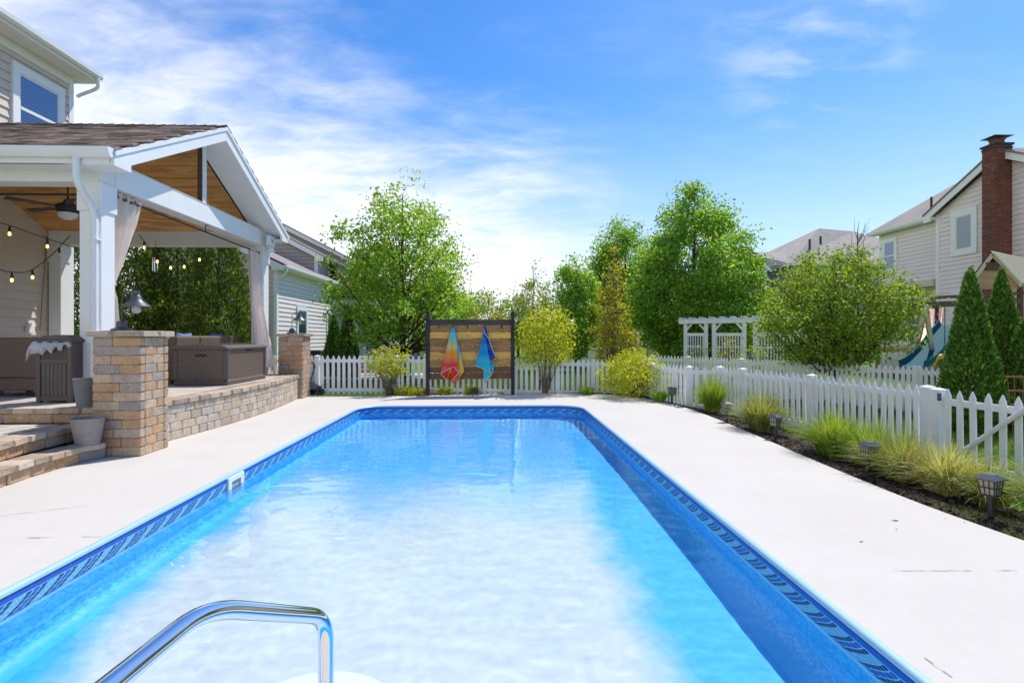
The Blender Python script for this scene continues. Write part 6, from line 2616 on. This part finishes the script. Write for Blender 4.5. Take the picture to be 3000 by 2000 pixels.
leaf_maple = leaf_mat('maple_leaf', [(0, (0.108, 0.288, 0.027)), (.35, (0.200, 0.439, 0.039)), (.7, (0.336, 0.540, 0.054)), (1, (0.552, 0.540, 0.109))], .5)
leaf_pear = leaf_mat('pear_leaf', [(0, (0.086, 0.242, 0.043)), (.4, (0.163, 0.389, 0.049)), (.75, (0.314, 0.566, 0.064)), (1, (0.586, 0.576, 0.104))], .55)
leaf_gold = leaf_mat('gold_leaf', [(0, (.24, .27, .02)), (.4, (.36, .38, .025)), (.75, (.44, .40, .03)), (1, (.52, .44, .05))], .5)
leaf_yg = leaf_mat('yellow_green_leaf', [(0, (0.210, 0.317, 0.017)), (.4, (0.401, 0.484, 0.025)), (.75, (0.570, 0.595, 0.034)), (1, (0.600, 0.600, 0.067))], .5)
leaf_red = leaf_mat('redbud_leaf', [(0, (0.077, 0.200, 0.017)), (.35, (0.176, 0.332, 0.027)), (.7, (0.329, 0.432, 0.035)), (1, (0.396, 0.432, 0.087))], .48)
leaf_olive = leaf_mat('sparse_leaf', [(0, (0.238, 0.232, 0.042)), (.5, (0.422, 0.396, 0.063)), (1, (0.600, 0.512, 0.105))], .45)
arb_leaf = leaf_mat('arborvitae_spray', [(0, (0.036, 0.106, 0.020)), (.4, (0.072, 0.181, 0.027)), (.8, (0.144, 0.279, 0.036)), (1, (0.361, 0.468, 0.053))], .25, .6)
arb_dark = leaf_mat('dark_evergreen_spray', [(0, (0.042, 0.089, 0.018)), (.5, (0.089, 0.172, 0.026)), (.85, (0.204, 0.292, 0.040)), (1, (0.570, 0.547, 0.068))], .22, .6)
leaf_far = leaf_mat('far_leaf', [(0, (0.134, 0.251, 0.050)), (.5, (0.232, 0.364, 0.064)), (1, (0.465, 0.532, 0.101))], .4)


def oval(w_, peak=.42, top=.55, bot=.5, e=None):
    def f_(t_):
        if t_ < peak:
            return w_ * (bot + (1 - bot) * math.sin(t_ / peak * math.pi / 2))
        q = (t_ - peak) / (1 - peak)
        return w_ * max(0, 1 - q ** (e or 1 / top * 1.1)) ** .75
    return f_


q = at(1180, 1060, 20)
tree('maple_tree', 'tall bright green maple behind the left fence, above the patio seats', 'tree', (q.x, q.y, -.03), 7.35, 1.45, oval(2.55, .26, .62, .75, 1.25), 380, 56, .125, .23, leaf_maple, 3, lump=.34, rise=.9, trunk_r=.11, branches=120, fill=.42, up=.4)
q = at(2034, 1080, 26)
tree('pear_tree', 'largest dense green pear tree, right of centre behind the white arbor', 'tree', (q.x, q.y, -.2), 9.0, .9, oval(2.85, .30, .62, .62, 1.6), 620, 88, .14, .27, leaf_pear, 5, lump=.34, rise=1.3, trunk_r=.16, branches=90, fill=.33, up=.35)
q = at(1832, 1080, 34)
tree('pear_tree', 'tall green pear tree partly hidden behind the largest one', 'tree', (q.x, q.y, -.2), 9.15, 1.2, oval(2.15, .40, .5, .55, 1.9), 420, 78, .15, .28, leaf_pear, 8, lump=.2, rise=1.4, trunk_r=.15, branches=50, fill=.36, up=.35)
q = at(1688, 1080, 27)
tree('pear_tree', 'narrow upright green tree left of the golden young tree', 'tree', (q.x, q.y, -.15), 5.75, .8, oval(1.1, .40, .6, .5, 1.8), 210, 46, .135, .2, leaf_pear, 12, lump=.3, rise=1.4, trunk_r=.09, branches=50, fill=.42, up=.35)
q = at(1797, 1130, 16)
tree('golden_tree', 'slender young tree with golden yellow leaves just behind the fence', 'tree', (q.x, q.y, -.18), 4.55, .55, lambda t_: .80 * (1 - t_) ** .8 * min(1, .45 + t_ * 3), 210, 17, .075, .10, leaf_gold, 15, lump=.3, rise=1.9, trunk_r=.045, branches=130, fill=.5, up=.2, bm_=twig)
q = at(1562, 1100, 18.5)
tree('thin_tree', 'nearly bare thin tree with scattered leaves above the towel rack', 'tree', (q.x, q.y, -.15), 4.5, 1.2, lambda t_: .80 * (1 - t_) ** .6 * min(1, .3 + t_ * 4), 80, 5, .075, .07, leaf_olive, 21, lump=.4, rise=1.5, trunk_r=.02, branches=60, fill=.6, up=.2, bm_=twig)
q = at(1430, 1100, 19.5)
tree('thin_tree', 'sparse leafy sapling just above the top right of the towel rack', 'tree', (q.x, q.y, -.12), 3.35, 1.0, oval(.95, .5, .5, .4), 90, 9, .085, .10, leaf_olive, 22, lump=.4, rise=1.0, trunk_r=.03, branches=50, fill=.6, up=.2, bm_=twig)
q = at(1598, 1151, 14.95)
tree('yellow_shrub', 'yellow green multi stemmed shrub before the fence right of the rack', 'shrub', (q.x, q.y, -.10), 2.55, .85, oval(.66, .42, .55, .62), 170, 21, .075, .13, leaf_yg, 25, lump=.3, rise=.6, trunk_r=.018, branches=34, fill=.45, up=.3, stems=5, bm_=twig)
q = at(2446, 1090, 14.6)
tree('redbud_tree', 'broad round leafy tree behind the fence in front of the houses', 'tree', (q.x, q.y, -.2), 4.15, 1.12, oval(1.74, .34, .55, .62), 400, 58, .078, .16, leaf_red, 31, lump=.24, rise=.8, trunk_r=.08, branches=130, fill=.42, up=.35)
m = MB()
q = at(2512, 760, 14.6)
bare = thing('bare_sapling', 'bare dark branches rising above the broad round tree', 'bare branches', (q.x, q.y, -.2))
br_ = MB()
rnd_ = random.Random(2)
br_.tube([(q.x, q.y, -.2), (q.x + .03, q.y, 2.6), (q.x, q.y, 4.3), (q.x + .04, q.y, 4.62)], [.03, .022, .012, .003], 6)
for k in range(14):
    z0 = rnd_.uniform(3.1, 4.2)
    s_ = rnd_.choice((-1, 1)) * rnd_.uniform(.15, .34)
    br_.tube([(q.x, q.y, z0), (q.x + s_ * .6, q.y + rnd_.uniform(-.1, .1), z0 + .22), (q.x + s_, q.y + rnd_.uniform(-.2, .2), z0 + rnd_.uniform(.35, .6))], [.008, .006, .002], 5, False)
build('stems', br_, bark, bare, smooth=True, recalc=False)

# evergreens behind the patio
for k, (px, d_, H_, rad, lab) in enumerate(((640, 17.4, 5.6, 1.25, 'big dark evergreen seen through the pavilion beside the far column'), (520, 18.4, 6.2, 1.5, 'big dark evergreen in the middle of the pavilion opening'),
                                            (400, 17.6, 6.0, 1.45, 'dark evergreen behind the near curtain in the pavilion opening'), (240, 18.6, 6.2, 1.5, 'dark evergreen at the house corner behind the pavilion'))):
    q = at(px, 1000, d_)
    conifer('evergreen_tree', lab, (q.x, q.y, -.1), H_, rad, 30000, arb_dark, 40 + k, 'evergreens behind the patio', .55, .26, .078)
for k, (px, d_, H_, rad, lab) in enumerate(((978, 21.5, 2.45, .50, 'left one of the two small evergreens against the pale house wall'), (1020, 20.8, 2.75, .52, 'right one of the two small evergreens against the pale house wall'))):
    q = at(px, 1000, d_)
    conifer('small_evergreen', lab, (q.x, q.y, -.06), H_, rad, 6500, arb_leaf, 50 + k, 'small evergreens by the pale house', .8, .12, .075)
for k, (px, d_, H_, rad, lab) in enumerate(((2843, 10.0, 3.0, .53, 'full cone evergreen in front, behind the gate post'), (2832, 11.2, 3.05, .42, 'slim evergreen peeping out behind the left of the front cone'), (2934, 11.0, 3.12, .55, 'tallest cone evergreen between the front cone and the play set'), (3000, 10.2, 2.05, .5, 'short evergreen cut off by the right picture edge'))):
    q = at(px, 1000, d_)
    conifer('arborvitae', lab, (q.x, q.y, -.22), H_, rad, 15000 if k in (0, 2) else 9000, arb_leaf, 60 + k, 'cone evergreens behind the gate', .82, .09, .06)

# far trees
for k, (px, d_, H_, w_, lm, lab) in enumerate(((1518, 46, 5.4, 1.7, leaf_far, 'small round far tree on the lawn right of the rack post'), (1600, 42, 6.4, 2.3, leaf_far, 'far round green tree behind the yellow shrub'), (1395, 44, 5.5, 2.6, leaf_far, 'far green tree behind the sapling over the rack'), (1300, 40, 5.6, 2.4, leaf_maple, 'far green tree behind the right side of the maple'),
                                               (1740, 52, 7, 3.0, leaf_far, 'far tree between the narrow tree and the golden tree'), (1900, 46, 7.5, 3.2, leaf_pear, 'far green tree at the left foot of the largest pear tree'), (2262, 30, 3.7, 1.7, leaf_pear, 'dark green tree between the largest pear and the round leafy tree'))):
    q = at(px, 1000, d_)
    tree('far_tree', lab, 'tree', (q.x, q.y, -.2), H_, .9 if k < 6 else 1.2, oval(w_, .42, .55, .6), 110, 34, .2, .38, lm, 70 + k, lump=.22, rise=.8, trunk_r=.11, branches=24, fill=.4, up=.35, group='far trees beyond the fences')
rg = np.random.default_rng(90)
N = 42000
px_ = rg.uniform(-230, 230, N)
py_ = rg.uniform(88, 150, N)
hh = 3.4 + 2.6 * np.array([mnoise.noise(Vector((a * .06, b * .03, 0))) for a, b in zip(px_, py_)]) + 1.2 * np.array([mnoise.noise(Vector((a * .22, b * .1, 3))) for a, b in zip(px_, py_)])
P = np.stack([px_, py_, -.2 + hh * rg.random(N) ** .7], 1)
quads('distant_woods', leaf_quads(rg, P, .85, .4), leaf_far, kind='stuff')

# bushes and low plants along the far fence
q = at(1868, 1157, 13.75)
tree('green_bush', 'rounded yellow green bush at the fence corner right of the golden tree', 'bush', (q.x - .02, q.y + .25, -.04), 1.16, .16, oval(.80, .42, .45, .75), 230, 26, .055, .11, leaf_yg, 101, lump=.2, rise=.4, trunk_r=.014, branches=40, fill=.4, up=.3, stems=7)
q = at(1140, 1152, 14.45)
tree('stemmed_bush', 'open multi stemmed bush with young leaves left of the towel rack', 'bush', (q.x, q.y, -.02), 1.28, .52, oval(.52, .5, .5, .75), 90, 15, .065, .085, leaf_yg, 103, lump=.3, rise=.4, trunk_r=.014, branches=46, fill=.55, up=.3, stems=7, bm_=twig)
for k, (px, w_, h_, lab) in enumerate(((1188, .28, .24, 'low yellow shrub close to the stemmed bush'), (1228, .26, .20, 'low yellow shrub against the left rack post'))):
    q = at(px, 1158, 14.42)
    tree('low_shrub', lab, 'shrub', (q.x, q.y, -.03), h_, .02, oval(w_, .4, .4, .8), 60, 14, .045, .05, leaf_gold if k else leaf_yg, 110 + k, lump=.3, rise=.2, trunk_r=.006, branches=14, fill=.4, stems=5, group='low shrubs by the rack')
for k, (px, lab) in enumerate(((1304, 'left clipped round boxwood ball under the towels'), (1384, 'right clipped round boxwood ball behind the spotlight'))):
    q = at(px, 1158, 14.6)
    tree('boxwood_ball', lab, 'shrub', (q.x, q.y, -.05), .25, .0, lambda t_: .175 * math.sqrt(max(0, 1 - (2 * t_ - .95) ** 2)) + .01, 170, 12, .03, .022, leaf_yg, 120 + k, lump=.08, rise=.2, trunk_r=.006, branches=10, fill=.25, stems=4, group='boxwood balls under the rack')
for k, (px, py, d_, w_, h_, lab) in enumerate(((1718, 1156, 14.55, .26, .22, 'leafy perennial clump at the deck edge below the narrow tree'), (1932, 1172, 12.95, .26, .26, 'leafy perennial clump at the foot of the corner bush'), (1468, 1154, 14.6, .12, .10, 'tiny plant at the foot of the right rack post'))):
    q = at(px, py, d_)
    rg = np.random.default_rng(130 + k)
    n_ = 170 if k < 2 else 50
    an, rr_ = rg.random(n_) * 6.283, rg.random(n_) ** .6
    base = np.stack([q.x + .25 * w_ * rr_ * np.cos(an), q.y + .25 * w_ * rr_ * np.sin(an), np.full(n_, -.03)], 1)
    tip = base + np.stack([w_ * rr_ * np.cos(an), w_ * rr_ * np.sin(an), h_ * (.6 + .5 * rg.random(n_))], 1)
    mid = base * .35 + tip * .65 + np.array([0, 0, h_ * .25])
    sd_ = np.stack([-np.sin(an), np.cos(an), np.zeros(n_)], 1) * .016
    V = np.concatenate([np.stack([base - sd_ * .4, base + sd_ * .4, mid + sd_, mid - sd_], 1), np.stack([mid - sd_, mid + sd_, tip + sd_ * .1, tip - sd_ * .1], 1)])
    t = thing('leafy_perennial', lab, 'plant', (q.x, q.y, -.03), 'leafy perennials at the deck edge')
    quads('leaves', V, leaf_maple if k < 2 else leaf_yg, t)

# roses climbing about the arbor
for k, (px, d_, H_, lab) in enumerate(((2050, 20.5, 1.5, 'thin climbing rose before the left arbor panel'), (2135, 20.0, 1.7, 'thin climbing rose before the middle arbor panel'), (2215, 18.5, 1.6, 'thin climbing rose before the right arbor post'))):
    q = at(px, 1000, d_)
    tree('climbing_rose', lab, 'plant', (q.x, q.y, -.2), H_, .3, oval(.55, .5, .5, .7), 46, 7, .075, .09, leaf_olive if k == 1 else leaf_red, 140 + k, lump=.3, rise=.4, trunk_r=.010, branches=40, fill=.6, stems=4, bm_=twig, group='climbing roses by the arbor')


# ornamental grasses
def grass_clump(label, base, n, h, spread, lm, seed, droop=.5):
    rg = np.random.default_rng(seed)
    t = thing('grass_clump', label, 'ornamental grass', base, 'ornamental grass clumps in the bed')
    an = rg.random(n) * 6.283
    r0 = spread * .30 * rg.random(n) ** .5
    root = np.stack([base[0] + r0 * np.cos(an + rg.normal(0, .6, n)), base[1] + r0 * np.sin(an + rg.normal(0, .6, n)), np.full(n, base[2])], 1)
    lean = rg.random(n) ** .8
    L = h * (.55 + .6 * rg.random(n))
    dirh = np.stack([np.cos(an), np.sin(an), np.zeros(n)], 1)
    w_ = (.0025 + .003 * rg.random(n))[:, None]
    side = np.stack([-np.sin(an), np.cos(an), np.zeros(n)], 1) + rg.normal(0, .3, (n, 3))
    side = unit(side) * w_
    K = 4
    kink = rg.normal(0, .055, (n, 3)) * (rg.random((n, 1)) ** .7)
    prev = root
    V = []
    for k_ in range(1, K + 1):
        s_ = k_ / K
        hz = L * (s_ - droop * lean * s_ ** 2.4 * .75)
        ho = spread * 1.15 * lean * s_ ** 1.5
        cur = root + dirh * ho[:, None] + np.array([0, 0, 1.0]) * hz[:, None]
        cur = cur + rg.normal(0, .012, (n, 3)) * s_ + kink * s_ ** 2
        f0, f1 = 1 - .85 * ((k_ - 1) / K) ** 2, 1 - .9 * s_ ** 2
        V.append(np.stack([prev - side * f0, prev + side * f0, cur + side * f1, cur - side * f1], 1))
        prev = cur
    V = np.stack(V, 1)                                   # n, K, 4, 3
    me_n = n
    org = np.array(base)
    # joined strips so that a blade keeps one colour
    co = np.empty((n, (K + 1) * 2, 3))
    co[:, 0], co[:, 1] = V[:, 0, 0], V[:, 0, 1]
    for k_ in range(K):
        co[:, 2 + 2 * k_], co[:, 3 + 2 * k_] = V[:, k_, 3], V[:, k_, 2]
    fs = []
    nv = (K + 1) * 2
    for i in range(n):
        for k_ in range(K):
            a = i * nv + 2 * k_
            fs.append((a, a + 1, a + 3, a + 2))
    me = bpy.data.meshes.new('blades')
    me.from_pydata((co.reshape(-1, 3) - org).tolist(), [], fs)
    me.materials.append(lm)
    link('blades', me, t)
    return t


gr_green = leaf_mat('green_grass_blade', [(0, (0.095, 0.225, 0.018)), (.5, (0.205, 0.360, 0.027)), (.8, (0.378, 0.480, 0.045)), (.93, (0.472, 0.450, 0.090)), (1, (0.600, 0.600, 0.300))], .45, .5)
gr_straw = leaf_mat('straw_grass_blade', [(0, (0.221, 0.300, 0.045)), (.3, (0.441, 0.480, 0.105)), (.6, (0.600, 0.600, 0.240)), (.85, (0.600, 0.600, 0.390)), (1, (0.600, 0.390, 0.165))], .4, .5)


gr_mix = leaf_mat('mixed_grass_blade', [(0, (.10, .20, .02)), (.4, (.20, .30, .04)), (.7, (.40, .42, .14)), (.9, (.56, .48, .26)), (1, (.40, .24, .11))], .42, .5)


def ground_px(px, py, z_=-.04):
    d_ = (EYE - z_) * FPX / (py - HY)
    q = at(px, py, d_)
    return (q.x, q.y, z_)


CL = [((2075, 1206), (.10, 0), 1300, .84, .40, gr_green, .55, 'tall green grass clump nearest the fence corner'),
      ((2205, 1262), (.16, 0), 1600, .74, .54, gr_mix, .72, 'pale straw and green grass clump next to the second path light'),
      ((2400, 1336), (.20, 0), 1700, .66, .50, gr_green, .68, 'tall bright green grass clump in the middle of the bed'),
      ((2500, 1372), (.30, .1), 1200, .60, .44, gr_green, .7, 'green grass clump before the middle fence post'),
      ((2620, 1412), (.16, .05), 1700, .57, .50, gr_mix, .75, 'straw coloured grass clump in front of the gate post'),
      ((2715, 1448), (.26, .05), 1400, .55, .47, gr_straw, .75, 'pale drooping grass clump under the gate hinge'),
      ((2815, 1486), (.34, .1), 800, .46, .40, gr_mix, .8, 'loose green and straw grass clump beside the nearest path light'),
      ((3035, 1530), (.30, 0), 420, .75, .66, gr_green, .85, 'thin green grass clump at the right picture edge')]
for k, (pp, (ox, oy), n_, h_, sp_, lm_, dr_, lab) in enumerate(CL):
    q = ground_px(*pp)
    grass_clump(lab, (q[0] + ox, q[1] + oy, -.04), n_, h_, sp_, lm_, 201 + k, dr_)

# turf blades where the lawn is close or shows between the pickets
blade_m = leaf_mat('turf_blade', [(0, (0.047, 0.128, 0.012)), (.5, (0.110, 0.225, 0.018)), (.85, (0.205, 0.315, 0.038)), (1, (0.347, 0.375, 0.090))], .35, .6)
rg = np.random.default_rng(300)


def turf(n, x0, x1, y0, y1, h, w_):
    X, Y = rg.uniform(x0, x1, n), rg.uniform(y0, y1, n)
    Z = np.array([gz(a, b) for a, b in zip(X, Y)]) - .005
    an = rg.random(n) * 6.283
    hh = h * (.5 + rg.random(n))
    P = np.stack([X, Y, Z], 1)
    sd_ = np.stack([np.cos(an), np.sin(an), np.zeros(n)], 1) * w_
    tip = P + np.stack([rg.normal(0, .4, n) * hh, rg.normal(0, .4, n) * hh, hh], 1)
    return np.stack([P - sd_, P + sd_, tip + sd_ * .2, tip - sd_ * .2], 1)


V = [turf(42000, 4.9, 9.5, 3.0, 9.5, .055, .004), turf(26000, 5.3, 9.8, 9.5, 15, .06, .006), turf(52000, -8, 4.3, 14.75, 19.5, .065, .006), turf(24000, -2.5, 4.6, 19.5, 27, .07, .012), turf(3500, 3.98, 4.9, 3.1, 4.9, .06, .004)]
V = np.concatenate(V)
keep = ~np.array([inside(a, b, DECKS) for a, b in V[:, 0, :2]])
quads('lawn_grass', V[keep], blade_m, kind='stuff')
